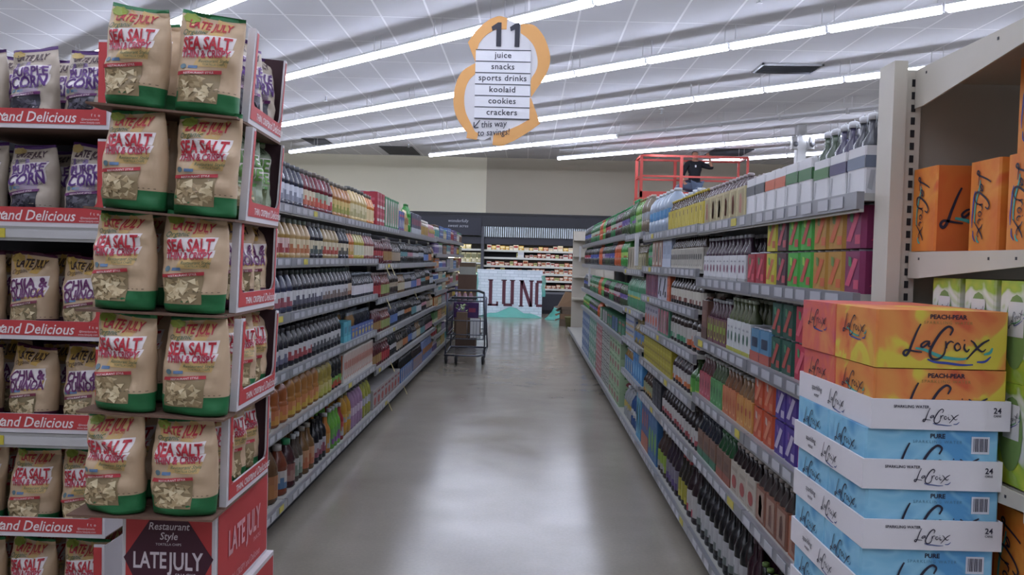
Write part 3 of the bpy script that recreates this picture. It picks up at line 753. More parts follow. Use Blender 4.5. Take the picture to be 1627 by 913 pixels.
STY = {
 'sea_salt': dict(band='22703f', kr=KR, brand='b8323f', title=[('SEA SALT', .665, .145, 'c22b3a'), ('THIN & CRISPY', .565, .085, 'b8304a')], bar='c03540', seal='8a9a3a', rays='c9a566', org='3a6a52', win='94805e', ch=CHIPS),
 'purple': dict(band='50296e', kr=KR2, brand='4a3440', title=[('PURPLE', .665, .13, '6b4688'), ('CORN', .535, .17, '552a78')], bar='6a2a6a', seal='b39a5c', rays=None, org='4a4a58', win='34323e', ch=DCH),
 'chia': dict(band='4e1d3a', kr=KR, brand='3a2a2c', title=[('CHIA &', .62, .14, '6a2c66'), ('QUINOA', .50, .14, '6a2c66')], bar='7a3046', seal='b09040', rays='cda452', org='5a4a40', win='857656', ch=CHIPS),
 'green': dict(band='3c6a34', kr=M('8d9a80', .55, noise=.05), brand='3f5a3a', title=[('LIME', .66, .16, '5a8a3c'), ('LIME', .50, .15, '6a9a4a')], bar='4c8a3c', seal='8aa040', rays=None, org='3a5a40', win='6f7a58', ch=CHIPS)}
_bag = {}
def bag_meshes(style, var):
    k = (style, var)
    if k in _bag: return _bag[k]
    st = STY[style]; w, h, t = .163, .270, .105
    front, half, prof, wr, zt = bag_front(w, h, t, hash_seed(style) * 10 + var)
    band = M(st['band'], .45, noise=.04); kr = st['kr']
    NU, NV = 18, 26
    f = MB(); vs = []
    for j in range(NV + 1):
        v = j / NV; W = half(v)
        for i in range(NU + 1):
            c = -math.cos(PI * i / NU); x = W * (c * .75 + (2 * i / NU - 1) * .25) if True else 0
            x = max(-W, min(W, x)); vs.append((x, front(x, v * h), zt(x, v)))
        for i in range(NU - 1, 0, -1):
            c = -math.cos(PI * i / NU); x = W * (c * .75 + (2 * i / NU - 1) * .25)
            e = max(0, 1 - min(1, abs(x / W)) ** 3.4) ** .55
            vs.append((x, t / 2 * prof(v) * e + wr(x, v, 1) * min(1, e * 1.5) * .7 + .03 * 0, zt(x, v)))
    n = 2 * NU
    for j in range(NV):
        v = (j + .5) / NV
        mt = band if (v < .20 or v > .945) else kr
        f.add([], [], mt)
        for i in range(n):
            f.f.append([j * n + i, j * n + (i + 1) % n, (j + 1) * n + (i + 1) % n, (j + 1) * n + i]); f.mi.append(f.m(mt)); f.sm.append(True)
    f.v = vs
    f.f.append(list(range(n))[::-1]); f.mi.append(f.m(band)); f.sm.append(False)
    f.f.append(list(range(NV * n, NV * n + n))); f.mi.append(f.m(band)); f.sm.append(False)
    body = f.mesh('snack_bag')
    # printed art follows the front
    def on(off):
        return lambda x, z: (x, front(x, z) - off, zt(x, min(1, max(0, z / h))))
    p = MB(); x0 = -.005
    def quad(pts, mat, off):   # subdivided quad following the bag
        a, b, c, d = [Vector(q) for q in pts]; N = 8; M2 = 5; g = []
        for jj in range(M2 + 1):
            for ii in range(N + 1):
                u, vv = ii / N, jj / M2
                q = a.lerp(b, u).lerp(d.lerp(c, u), vv); g.append(on(off)(q.x, q.y))
        p.add(g, [(jj * (N + 1) + ii, jj * (N + 1) + ii + 1, (jj + 1) * (N + 1) + ii + 1, (jj + 1) * (N + 1) + ii) for jj in range(M2) for ii in range(N)], mat, True)
    if st['rays']:
        ry = M(st['rays'], .5)
        quad([(-.052, .20), (-.03, .20), (-.045, .258), (-.064, .258)], ry, .0009)
        quad([(.0, .205), (.028, .20), (.05, .25), (.012, .262)], ry, .0009)
        quad([(-.03, .225), (-.005, .21), (.0, .245), (-.022, .262)], ry, .0009)
        quad([(-.03, .118), (.05, .122), (.058, .155), (-.02, .15)], ry, .0009)
    for s_, v, kz, c in st['title']:
        g = text(s_, .035, .12, .86, fine=True)
        wdt = max(q[0] for q in g[0]) - min(q[0] for q in g[0]); size = kz * h * 1.18
        kx = min(1.0, .118 / (wdt * size)) if wdt * size > .118 else min(1.6, .112 / (wdt * size))
        hh = size * .42
        wb = M('e6dede', .5)
        quad([(-.062, v * h - hh * .75), (.058, v * h - hh * .75 + .008), (.062, v * h + hh * 1.0 + .008), (-.058, v * h + hh * 1.0)], wb, .0014) if style != 'x' else None
        p.flat(g, on(.0038), M(c, .5), x0 + .003, v * h - size * .30, size, 4, kx)
    def line(s_, dx, v, size, c, bold=.0, shear=.0, rotd=3, maxw=.12):
        g = text(s_, bold, shear, .9, fine=size > .015); wdt = max(q[0] for q in g[0]) - min(q[0] for q in g[0])
        kx = min(1, maxw / (wdt * size)); p.flat(g, on(.0026), M(c, .5), dx, v * h, size, rotd, kx)
    p_main = p; p = MB(); line('LATE JULY', 0, .825, .036, st['brand'], .03, 0, 0, .10)
    line('SNACKS', .025, .80, .008, st['brand'], 0, 0, 0); brand = p.mesh('brand_lettering'); p = p_main
    line('Organic', -.035, .755, .021, st['org'], .0, .35, 6)
    line('Restaurant Style', .018, .49, .0125, st['org'], .0, .35, 3, .085)
    line('TORTILLA CHIPS', .02, .46, .008, st['org'], 0, 0, 3)
    # round marks
    for cx_, c in ((-.052, '5d7a86'),):
        N = 10; pts = [(cx_ + .0075 * math.cos(a * 2 * PI / N), .432 * h + .0075 * math.sin(a * 2 * PI / N)) for a in range(N)]
        p.add([on(.0018)(*q) for q in pts], [tuple(range(N))], M(c, .5))
    quad([(-.04, .415 * h), (-.018, .42 * h), (-.018, .45 * h), (-.04, .445 * h)], M('5878a0', .5), .0015)
    pS = MB(); N = 14; pts = [(-.048 + (.021 if a % 2 else .018) * math.cos(a * 2 * PI / N), .925 * h + (.015 if a % 2 else .012) * math.sin(a * 2 * PI / N)) for a in range(N)]
    pS.add([on(.0032)(*q) for q in pts], [tuple(range(N))], M(st['seal'], .5)); seal = pS.mesh('round_seal')
    if style == 'purple':
        pu = M('6f4d8c', .5); pl = M('8d76a4', .5)
        quad([(-.055, .60 * h), (-.03, .60 * h), (-.042, .80 * h), (-.05, .80 * h)], pu, .0010)
        quad([(-.02, .60 * h), (.012, .60 * h), (.0, .80 * h), (-.012, .80 * h)], pl, .0010)
        quad([(.01, .68 * h), (.03, .68 * h), (.06, .76 * h), (.058, .77 * h)], pu, .0010)
        quad([(-.03, .40 * h), (.03, .41 * h), (.034, .50 * h), (-.03, .50 * h)], pl, .0010)
        for a_ in range(5): quad([(-.03, (.41 + a_ * .018) * h), (.032, (.415 + a_ * .018) * h), (.032, (.421 + a_ * .018) * h), (-.03, (.416 + a_ * .018) * h)], M('b8ab9a', .5), .0016)
    art = p.mesh('printed_label')
    # window with chips
    p = MB()
    for i in range(14):
        xx = -.07 + i * .0105; quad([(xx, .212 * h), (xx + .004, .212 * h), (xx + .004, .218 * h), (xx, .218 * h)], M('5a5040', .6), .0012)
    quad([(-.064, .085 * h), (.034, .09 * h), (.038, .385 * h), (-.06, .345 * h)], M(st['win'], .25), .0016)
    rr = random.Random(var + 5)
    for i in range(40):
        cx_ = rr.uniform(-.052, .026); cz = rr.uniform(.115, .325) * h; a0 = rr.uniform(0, 6.28); s = rr.uniform(.009, .015)
        pts = []
        for q in range(3):
            a = a0 + q * 2.09
            x_ = min(.033, max(-.06, cx_ + s * math.cos(a))); z_ = min(.35 * h, max(.09 * h, cz + s * .8 * math.sin(a))); pts.append((x_, z_))
        p.add([on(.0020 + i * .00003 + rr.uniform(0, .002))(*q) for q in pts], [(0, 1, 2)], rr.choice(st['ch']))
    quad([(-.066, .34 * h), (.040, .385 * h), (.040, .42 * h), (-.064, .375 * h)], M(st['bar'], .5), .0040)
    p.flat(text('RESTAURANT STYLE', .01), on(.0050), M('e8dcd8', .5), -.012, .366 * h, .0075, 8)
    win = p.mesh('chip_window')
    _bag[k] = (body, art, win, seal, brand)
    return _bag[k]
def hash_seed(s): return sum(ord(c) * (i + 1) for i, c in enumerate(s))
SNAME = {'sea_salt': 'sea salt chip bag', 'purple': 'purple corn chip bag', 'chia': 'chia quinoa chip bag', 'green': 'pale green chip bag'}
_bn = [0]
def bag(style, x, y, z, rz, where, group, tilt=0, tiltx=0):
    _bn[0] += 1
    b, a, w_, se, br_ = bag_meshes(style, _bn[0] % 5)
    o = obj('snack_bag', b, None, (x, y, z)); o.rotation_euler = (math.radians(tiltx), math.radians(tilt), math.radians(rz))
    tag(o, SNAME[style] + ' ' + where, 'chip bag', group)
    obj('printed_label', a, o); obj('chip_window', w_, o); obj('round_seal', se, o); obj('brand_lettering', br_, o)
    return o
REDC = M('c23a3c', .55, noise=.03, scale=4); WHC = M('cfcace', .6); BRC = M('6d5142', .8, noise=.06); DKC = M('3a2028', .7)

def cut_wall(mb, L, H, lip, post, face, th=.006, post2=None, txt=None, tone=REDC):
    """printed cardboard wall along local x from 0..L, height H with cut-out above the lip; face: fn(x, depth, z)"""
    post2 = post if post2 is None else post2
    def slabp(x0, x1, z0, z1, m_, off):
        v = [face(x0, off, z0), face(x1, off, z0), face(x1, off, z1), face(x0, off, z1)]
        v2 = [face(x0, off + th, z0), face(x1, off + th, z0), face(x1, off + th, z1), face(x0, off + th, z1)]
        mb.add(v + v2, [(0, 1, 2, 3), (7, 6, 5, 4), (0, 4, 5, 1), (1, 5, 6, 2), (2, 6, 7, 3), (3, 7, 4, 0)], m_)
    slabp(0, L, 0, lip, WHC, 0); slabp(0, post, lip, H, WHC, 0); slabp(L - post2, L, lip, H, WHC, 0)
    e = -.0012; b = .008
    def q(pts, m_, off=e): mb.add([face(x, off, z) for x, z in pts], [tuple(range(len(pts)))], m_)
    q([(b, b + .006), (L - b, b + .006), (L - b, lip), (b, lip)], tone)
    for (xa, xb) in ((b, post), (L - post2, L - b)):
        if xb - xa > .004: q([(xa, lip), (xb, lip), (xb, H - b), (xa, H - b)], tone)
    # rounded inner corners
    for cx_, s in ((post, 1), (L - post2, -1)):
        r_ = .028; pts = [(cx_, lip)] + [(cx_ + s * (r_ - r_ * math.sin(a * PI / 12)), lip + r_ - r_ * math.cos(a * PI / 12)) for a in range(7)]
        pts = [(cx_, lip), (cx_ + s * r_, lip)] + [(cx_ + s * (r_ - r_ * math.sin(a * PI / 12)), lip + r_ - r_ * math.cos(a * PI / 12)) for a in range(1, 7)]
        q(pts, tone, 0.0); q(pts, WHC, th)
    if txt:
        for g, dx, dz, k_ in txt:
            mb.flat(g, lambda x, z: face(x, e - .001, z), M('e9dcdc', .5), dx, dz, k_)
# ---- end-of-aisle display at far left: shelves, trays, bags
EY = 2.74
ec = thing('end_display_rack', 'grey metal end rack holding red chip trays at far left', 'shelving', (0, 0, 0))
MET = M('a9a8a6', .35, metal=.5); BEI = M('b3ada0', .5); DARK = M('23222a', .8)
f = MB(); f.box(-2.25, -1.36, 3.20, 3.23, 0, 1.93, DARK); obj('back_panel', f, ec)
for z in (1.565, .895, .25):
    f = MB(); f.box(-2.25, -1.355, EY + .0, 3.19, z - .02, z, BEI); f.box(-2.25, -1.355, EY - .03, EY, z - .045, z + .002, MET)
    f.box(-2.25, -1.355, EY - .034, EY - .03, z - .035, z - .008, M('c7c6c8', .25, metal=.3)); s_ = obj('shelf', f, ec)
    for xx in ((-1.70, 'c9b93a'), (-1.75, '8d9096')):
        f = MB(); f.box(xx[0] - .02, xx[0] + .02, EY - .037, EY - .0345, z - .036, z - .006, M(xx[1], .5)); obj('price_tag', f, s_)
f = MB(); f.box(-1.36, -1.33, 3.0, 3.24, 0, 2.05, BEI); obj('upright', f, ec)
g_th = text('THIN,  CRISPY', .02); g_de = text('and Delicious', .012, .28, .92)
def end_tray(z, rown_, style, k):
    L, Dp = .56, .44; x0 = -1.35 - L
    f = MB()
    cut_wall(f, L, .285, .062, .035, lambda x, o_, zz: (x, o_, zz), txt=[(g_th, .12, .022, .034), (g_de, .335, .020, .047), (text('f  t  o', .01), .518, .040, .013), (text('@latejulysnacks', 0), .50, .028, .009), (text('www.latejuly.com', 0), .50, .018, .009)])
    f.box(0, L, .006, Dp, 0, .004, BRC); f.box(0, .004, .006, Dp, .004, .28, WHC); f.box(L - .004, L, .006, Dp, .004, .28, WHC); f.box(.004, L - .004, Dp - .004, Dp, .004, .28, DKC)
    o = obj('display_tray', f, None, (x0, EY - .03, z)); tag(o, 'red cardboard chip tray at far left, %s row from top of the end rack' % rown_, 'display tray', 'red trays on the end rack')
    for i in range(3):
        nm = ['leftmost', 'middle', 'right hand'][i]
        bag(style, x0 + .095 + i * .182, EY + .052, z + .007, rnd.uniform(-9, 5), 'in %s tray of the end rack, %s front bag' % (rown_, nm), 'bags in the end rack trays', rnd.uniform(-3, 3), -4)
    for i in range(3):
        nm = ['leftmost', 'middle', 'right hand'][i]
        bag(style, x0 + .095 + i * .182, EY + .195, z + .007, rnd.uniform(-9, 9), 'behind %s front bag, %s end tray' % (nm, rown_), 'bags in the end rack trays', rnd.uniform(-3, 3), -3)
for k, (z, st) in enumerate([(1.882, 'purple'), (1.567, 'purple'), (1.202, 'chia'), (.899, 'chia'), (.560, 'sea_salt'), (.254, 'sea_salt')]):
    end_tray(z, ['top', 'second', 'third', 'fourth', 'fifth', 'sixth'][k], st, k)

# ---- shipper stack standing at the aisle corner
g_side = [(text('THIN, CRISPY', .02), .15, .022, .026), (text('and Delicious', .01, .28), .31, .020, .036)]
def ship_tray(z, xr, yf, tilt, yaw, rown_, front_style, side_style, dark_back):
    W_, Dp, H_ = .385, .42, .262
    t = thing('display_tray', 'red cardboard tray in the corner chip stack, %s from top' % rown_, 'display tray', (xr, yf, z), math.radians(yaw), 'trays of the corner chip stack')
    t.rotation_euler = (0, math.radians(tilt), math.radians(yaw))
    f = MB(); f.box(-W_, 0, 0, Dp, 0, .008, BRC); f.box(-W_ - .01, .0, -.10, 0, .0, .006, BRC); obj('tray_base', f, t)
    f = MB(); cut_wall(f, Dp - .02, H_, .055, .03, lambda x, o_, zz: (-o_, x + .02, zz + .008), post2=.022, txt=g_side, tone=REDC); f.box(-.02, .0, .012, .018, .008, H_ + .008, WHC)
    obj('side_wall', f, t)
    f = MB(); f.box(-W_, -W_ + .006, 0, Dp, .008, H_, WHC); f.box(-W_ + .006, -.008, Dp - .006, Dp, .008, H_ + .01, DKC); obj('back_wall', f, t)
    Mx = Matrix.Translation((xr, yf, z)) @ Matrix.Rotation(math.radians(yaw), 4, 'Z') @ Matrix.Rotation(math.radians(tilt), 4, 'Y')
    for i in range(2):
        lp = Mx @ Vector((-.285 + i * .19, -.045, .011))
        o = bag(front_style, lp.x, lp.y, lp.z, yaw + (-11, -3)[i] + rnd.uniform(-3, 3), 'on the %s tray of corner stack, %s front bag' % (rown_, ('left', 'right')[i]), 'front bags of the corner stack', tilt, 2)
        o.scale = (1.12, 1.0, 1.0)
    for i in range(3):
        lp = Mx @ Vector((-.088, .115 + i * .122, .012))
        bag(side_style, lp.x, lp.y, lp.z, 52 + rnd.uniform(-4, 4), 'in side of the %s corner tray, %s one' % (rown_, ('nearest', 'middle', 'farthest')[i]), 'side bags of the corner stack', tilt, -3)
    for i in range(2):
        lp = Mx @ Vector((-.29, .10 + i * .12, .012))
        bag(front_style, lp.x, lp.y, lp.z, rnd.uniform(-5, 5), 'inside the %s corner tray, %s' % (rown_, ('behind left front bag', 'deepest at left')[i]), 'inner bags of the corner stack', 0, 0)
for k, (z, xr, tl, yw, ss) in enumerate([(1.855, -.79, 4.0, 4, 'purple'), (1.582, -.792, 3.6, 4, 'green'), (1.322, -.815, 1.6, 2, 'chia'), (1.043, -.81, 2.4, 2, 'sea_salt'), (.770, -.835, .8, 1, 'sea_salt')]):
    ship_tray(z, xr, 2.36, tl, yw, ['first', 'second', 'third', 'fourth', 'fifth'][k], 'sea_salt', ss, True)
def carton(z, h_, x0, x1, y0, y1, label):
    t = thing('shipping_carton', label, 'carton', ((x0 + x1) / 2, (y0 + y1) / 2, z), 0, 'cartons under the corner chip stack')
    w_, d_ = (x1 - x0) / 2, (y1 - y0) / 2
    f = MB(); f.bbox(-w_, w_, -d_, d_, 0, h_, WHC, .003); e = .0015; b = .012
    f.add([(-w_ + b, -d_ - e, b), (w_ - b, -d_ - e, b), (w_ - b, -d_ - e, h_ - b * .3), (-w_ + b, -d_ - e, h_ - b * .3)], [(0, 1, 2, 3)], REDC)
    f.add([(w_ + e, -d_ + b, b), (w_ + e, d_ - b, b), (w_ + e, d_ - b, h_ - b), (w_ + e, -d_ + b, h_ - b)], [(0, 1, 2, 3)], REDC)
    obj('box', f, t)
    if h_ > .2:
        f = MB(); P_ = [(0, .02)]
        pts = [(-.13, .145), (-.115, .165), (-.05, h_ - .02), (.0, h_ - .004), (.05, h_ - .02), (.115, .165), (.13, .145), (.095, .075), (.05, .035), (0, .022), (-.05, .035), (-.095, .075)]
        f.add([(x, -d_ - .0025, z_ * h_ / .29) for x, z_ in pts], [tuple(range(len(pts)))[::-1]], M('4a2132', .6))
        obj('emblem', f, t)
        f = MB(); wt = M('d9ccd4', .5); y_ = -d_ - .004
        fn = lambda x, z_: (x, y_, z_)
        f.flat(text('Restaurant', .008, .2, .9), fn, wt, 0, h_ * .79, .030); f.flat(text('Style', .008, .2, .9), fn, wt, 0, h_ * .69, .030)
        f.flat(text('TORTILLA CHIPS', .0), fn, wt, 0, h_ * .63, .010)
        f.flat(text('LATE', .02, 0, .66), fn, wt, -.054, h_ * .40, .066); f.flat(text('JULY', .02, 0, .66), fn, wt, .050, h_ * .385, .072)
        f.flat(text('SNACKS', .0), fn, wt, .05, h_ * .31, .016)
        fs_ = lambda x, z_: (w_ + .0035, x, z_)
        wt2 = M('d99aa0', .5)
        f.flat(text('LATE JULY', .03, 0, .62), fs_, wt2, .0, h_ * .42, .105); f.flat(text('SNACKS', .0), fs_, wt2, .12, h_ * .3, .02)
        f.flat(text('THIN, CRISPY and Delicious', .01, .15, .8), fs_, wt2, 0, h_ * .1, .032)
        obj('lettering', f, t)
    else:
        f = MB(); f.flat(text('LATE JULY', .03, 0, .62), lambda x, z_: (w_ + .0035, x, z_), M('d99aa0', .5), .0, h_ * .3, .10); obj('lettering', f, t)
carton(.475, .285, -1.145, -.872, 2.40, 2.885, 'red carton with maroon emblem directly under the corner chip stack')
carton(.185, .288, -1.15, -.852, 2.39, 2.90, 'red carton second from floor below the corner chip stack')
carton(.0, .183, -1.15, -.84, 2.39, 2.90, 'lowest red carton on the floor under the corner chip stack')

# ================================================================== SHELVING AND GOODS
LIPM = M('8b8d93', .38, metal=.5); SHT = M('a3a39d', .45); KICK = M('2a2a2e', .8); TAGW = M('a6a8b0', .32); BACK = M('35343a', .8)
BAYS = []
def bay(side, y0, y1, heights, label, xl, shelves=True, tags=True, back=BACK, top=None, depth=.46):
    """side -1 left, +1 right; xl = |x| of shelf lip"""
    s = side
    t = thing('shelving_unit', label, 'shelving', (0, 0, 0), 0, 'shelving units of the %s run' % ('left' if s < 0 else 'right'))
    top = top or max(heights) + .02
    xb = xl + .52
    def bx(mb, a, b, ya, yb, z0, z1, m_):
        xa, xc = sorted((s * a, s * b)); mb.box(xa, xc, ya, yb, z0, z1, m_)
    f = MB(); bx(f, xb, xb + .03, y0, y1, 0, top, back); obj('back_panel', f, t)
    f = MB(); bx(f, xl + .07, xb, y0 + .002, y1 - .002, .0, heights[-1] - .05, KICK); obj('kick_plate', f, t)
    for ya in (y0, y1 - .02):
        f = MB(); bx(f, xb - .03, xb, ya, ya + .02, 0, top, BEI); obj('upright', f, t)
    for k, h_ in enumerate(heights):
        f = MB(); zt_ = h_ + .015
        bx(f, xl, xb - .032, y0 + .004, y1 - .004, zt_ - .02, zt_, SHT)
        bx(f, xl - .02, xl, y0 + .004, y1 - .004, zt_ - .042, zt_ + .004, LIPM)
        bx(f, xl - .012, xl, y0 + .004, y1 - .004, zt_ - .05, zt_ - .042, SHT)
        sh = obj('shelf', f, t)
        if tags:
            y = y0 + .05 + rnd.uniform(0, .08)
            while y < y1 - .12:
                f = MB(); bx(f, xl - .0225, xl - .0205, y, y + rnd.uniform(.07, .10), zt_ - .034, zt_ - .003, TAGW if rnd.random() > .06 else M('b9ac3a', .5)); obj('price_tag', f, sh)
                y += rnd.uniform(.115, .15)
GL = [1.746, 1.46, 1.16, .85, .55, .14]
G2 = [1.75, 1.417, 1.114, .80, .50, .14]
G3 = [1.77, 1.54, 1.335, 1.167, .99, .778, .56, .356, .14]
G4 = [1.78, 1.55, 1.30, 1.05, .80, .56, .14]
NL = ['nearest', 'second', 'third', 'fourth', 'fifth', 'sixth', 'seventh', 'eighth', 'ninth', 'tenth', 'eleventh', 'farthest']
yl = [3.26, 4.6, 5.95, 7.3]
n = 0
for a, b in zip(yl, yl[1:]):
    bay(-1, a, b, GL, 'grey metal shelving unit of bottled juice, %s unit on the left' % NL[n], 1.30); n += 1
for k in range(4):
    bay(-1, 7.3 + k * 1.175, 7.3 + (k + 1) * 1.175, G2, 'grey metal shelving unit of drinks and snacks, %s unit on the left' % NL[n], 1.30, tags=(k < 1)); n += 1
for a, b, g in ((12.0, 12.9, G3), (12.9, 13.8, G3), (13.8, 15.4, G4), (15.4, 17.0, G4)):
    bay(-1, a, b, g, 'grey metal shelving unit of mixed goods, %s unit on the left' % NL[n], 1.30, tags=False); n += 1
R1 = [1.684, 1.417, 1.117, .83, .53, .13]; R2 = [1.69, 1.46, 1.25, 1.02, .78, .52, .13]; R3 = [1.72, 1.43, 1.10, .835, .55, .13]; R4 = [1.74, 1.447, 1.076, .80, .13]
n = 0
for a, b, g, tg in ((2.25, 3.3, R1, 1), (3.3, 4.35, R1, 1), (4.35, 5.4, R2, 1), (5.4, 6.4, R2, 1), (6.4, 7.6, R3, 1), (7.6, 8.9, R4, 0), (8.9, 10.4, R4, 0), (10.4, 11.9, R4, 0), (11.9, 13.4, R4, 0)):
    bay(1, a, b, g, 'grey metal shelving unit of drinks, %s unit on the right' % NL[n], .88, tags=bool(tg)); n += 1
bay(1, 13.4, 15.4, [.13], 'empty beige shelving unit on the right, nearer of the two empty ones', .88, tags=False, back=BEI, top=2.1)
bay(1, 15.4, 17.5, [.13], 'empty beige shelving unit at the far end on the right', .88, tags=False, back=BEI, top=2.1)
e = thing('beige_partition', 'tall beige partition with short brackets closing the right shelving run', 'partition', (0, 0, 0))
f = MB(); f.box(.93, 1.42, 17.52, 17.56, 0, 2.12, BEI); obj('panel', f, e)
for z in (.75, 1.2, 1.62, 1.95):
    f = MB(); f.box(.93, 1.3, 17.2, 17.519, z - .03, z, BEI); obj('bracket', f, e)

# ------------------------------------------------------------------ goods
def glass(c): return M(c, .22, spec=.5)
CAPS = {}
def bottle_parts(shape, body, label, cap, accent, r, h, full):
    """returns root mesh and child list. shapes are lathed profiles"""
    P = {
     'juice': [(.86, 0), (1, .03), (1, .10), (.96, .12), (.96, .52), (1, .55), (1, .60), (.72, .76), (.42, .88), (.40, .92)],
     'carafe': [(.88, 0), (1, .04), (1, .44), (.94, .47), (.90, .50), (.94, .54), (.96, .66), (.86, .78), (.62, .86), (.58, .90), (.58, .92)],
     'jug': [(.80, 0), (1, .06), (1, .50), (.95, .60), (.60, .76), (.34, .84), (.30, .88), (.30, .93)],
     'slim': [(.9, 0), (1, .03), (1, .55), (.85, .64), (.45, .76), (.38, .9), (.38, .94)],
     'soda': [(.7, 0), (1, .07), (1, .30), (.93, .33), (.93, .55), (1, .60), (.85, .76), (.35, .92), (.33, .96)],
     'wine': [(.92, 0), (1, .02), (1, .60), (.80, .70), (.38, .78), (.34, .92), (.34, .96)],
     'jar': [(.9, 0), (1, .04), (1, .72), (.9, .80), (.8, .84), (.8, .88)]}[shape]
    lab = {'juice': (.14, .50), 'carafe': (.07, .38), 'jug': (.10, .46), 'slim': (.12, .50), 'soda': (.34, .54), 'wine': (.15, .48), 'jar': (.12, .62)}[shape]
    N = 14 if full else 10
    bm_, lm_, cm_, am_ = glass(body), M(label, .5), M(cap, .4), M(accent, .5)
    prof = [(r * a, h * b) for a, b in P]
    cr = prof[-1][0] * 1.12; z0 = prof[-1][1] - h * .035; z1 = h
    def lab_mesh(f, rr, za, zb):
        zs = [za, za + (zb - za) * .34, za + (zb - za) * .62, zb]
        for k in range(3):
            for i in range(N):
                a, b = 2 * PI * i / N, 2 * PI * (i + 1) / N
                mt = am_ if (k == 0 and (i % 7) in (1, 2, 3, 4)) or (k == 1 and (i % 7) in (2,)) else lm_
                f.add([(rr * math.cos(a), rr * math.sin(a), zs[k]), (rr * math.cos(b), rr * math.sin(b), zs[k]), (rr * math.cos(b), rr * math.sin(b), zs[k + 1]), (rr * math.cos(a), rr * math.sin(a), zs[k + 1])], [(0, 1, 2, 3)], mt, True)
    f = MB(); f.lathe(prof, bm_, N)
    rl = r * (1.012 if shape in ('jug', 'carafe', 'slim', 'wine', 'jar') else .975)
    if full:
        l = MB(); lab_mesh(l, rl, lab[0] * h, lab[1] * h)
        c = MB(); c.lathe([(cr, z0), (cr, z1 - .002), (cr * .9, z1)], cm_, N)
        return f.mesh('body'), [('label', l.mesh('label')), ('cap', c.mesh('cap'))]
    lab_mesh(f, rl, lab[0] * h, lab[1] * h); f.lathe([(cr, z0), (cr, z1 - .002), (cr * .9, z1)], cm_, N)
    return f.mesh('body'), []
def stripe_art(f, w, h, d, art, c2, c3, side=1):
    """printed art on front (-y) and both x sides of a box; polygons 1 mm proud"""
    m2, m3 = M(c2, .5), M(c3, .5); e = .0012
    faces = [(lambda x, z: (x, -d / 2 - e, z), w), (lambda x, z: (w / 2 + e, x, z), d), (lambda x, z: (-w / 2 - e, -x, z), d)]
    for fn, ww in faces:
        def q(pts, m_, k=0): f.add([tuple(Vector(fn(a * ww, b * h))) for a, b in pts], [tuple(range(len(pts)))], m_)
        if art == 'arch':      # rounded U outline
            for cx_ in (-.25, .25):
                o_ = [(cx_ + .19 * math.cos(a * PI / 8), .32 - .20 * math.sin(a * PI / 8)) for a in range(9)]
                i_ = [(cx_ + .13 * math.cos(a * PI / 8), .32 - .13 * math.sin(a * PI / 8)) for a in range(9)]
                o_ = [(cx_ + .19, .94)] + o_ + [(cx_ - .19, .94)]; i_ = [(cx_ + .13, .94)] + i_ + [(cx_ - .13, .94)]
                for a in range(len(o_) - 1): q([o_[a], o_[a + 1], i_[a + 1], i_[a]], m2)
                q([(cx_ - .08, .45), (cx_ + .08, .45), (cx_ + .09, .7), (cx_ - .09, .7)], m3)
        elif art == 'diag':
            q([(-.38, .18), (-.12, .16), (.34, .80), (.10, .84)], m2)
            q([(-.2, .66), (.0, .6), (-.05, .85), (-.22, .88)], m3)
            q([(.12, .1), (.4, .1), (.4, .32), (.12, .32)], m2)
        elif art == 'fruit':   # white carrier with two small drawings
            for cx_ in (-.24, .24):
                q([(cx_ + .10 * math.cos(a * PI / 4), .48 + .12 * math.sin(a * PI / 4) * (1.4)) for a in range(8)], m2)
                q([(cx_ - .14, .74), (cx_ + .14, .74), (cx_ + .10, .80), (cx_ - .10, .80)], M('8a8a90', .5))
            q([(-.5, 0), (.5, 0), (.5, .12), (-.5, .12)], m3)
        elif art == 'band':
            q([(-.5, .55), (.5, .55), (.5, .80), (-.5, .80)], m2)
            o_ = [(.2 * math.cos(a * PI / 5) - .2, .30 - .12 * math.sin(a * PI / 5)) for a in range(6)]
            q([(-.44, .12), (-.34, .08), (-.28, .5), (-.38, .5)], m3)
        elif art == 'half':
            q([(-.5, 0), (.5, 0), (.5, .30), (-.5, .30)], m2)
            q([(-.3, .45), (.3, .45), (.3, .75), (-.3, .75)], m3)
        elif art == 'blob':
            q([(.30 * math.cos(a * PI / 5), .38 + .22 * math.sin(a * PI / 5)) for a in range(10)], m2)
            q([(-.34, .72), (.34, .72), (.34, .84), (-.34, .84)], m3)
            q([(-.3, .08), (.3, .08), (.3, .13), (-.3, .13)], m3)
        elif art == 'panel':   # pale side panel + figure
            q([(-.36, .08), (.36, .08), (.36, .92), (-.36, .92)], m2)
            q([(-.16, .2), (.12, .16), (.2, .5), (.06, .82), (-.14, .74)], m3)
        elif art == 'lines':
            for k_ in range(4): q([(-.42, .14 + k_ * .2), (.42, .14 + k_ * .2), (.42, .22 + k_ * .2), (-.42, .22 + k_ * .2)], m2 if k_ % 2 else m3)
def box_parts(w, d, h, c1, art, c2, c3, bev=.004):
    f = MB(); f.bbox(-w / 2, w / 2, -d / 2, d / 2, 0, h, M(c1, .5), bev)
    stripe_art(f, w, h, d, art, c2, c3)
    return f
def spec(kind, **k): return dict(kind=kind, **k)
_proto = {}
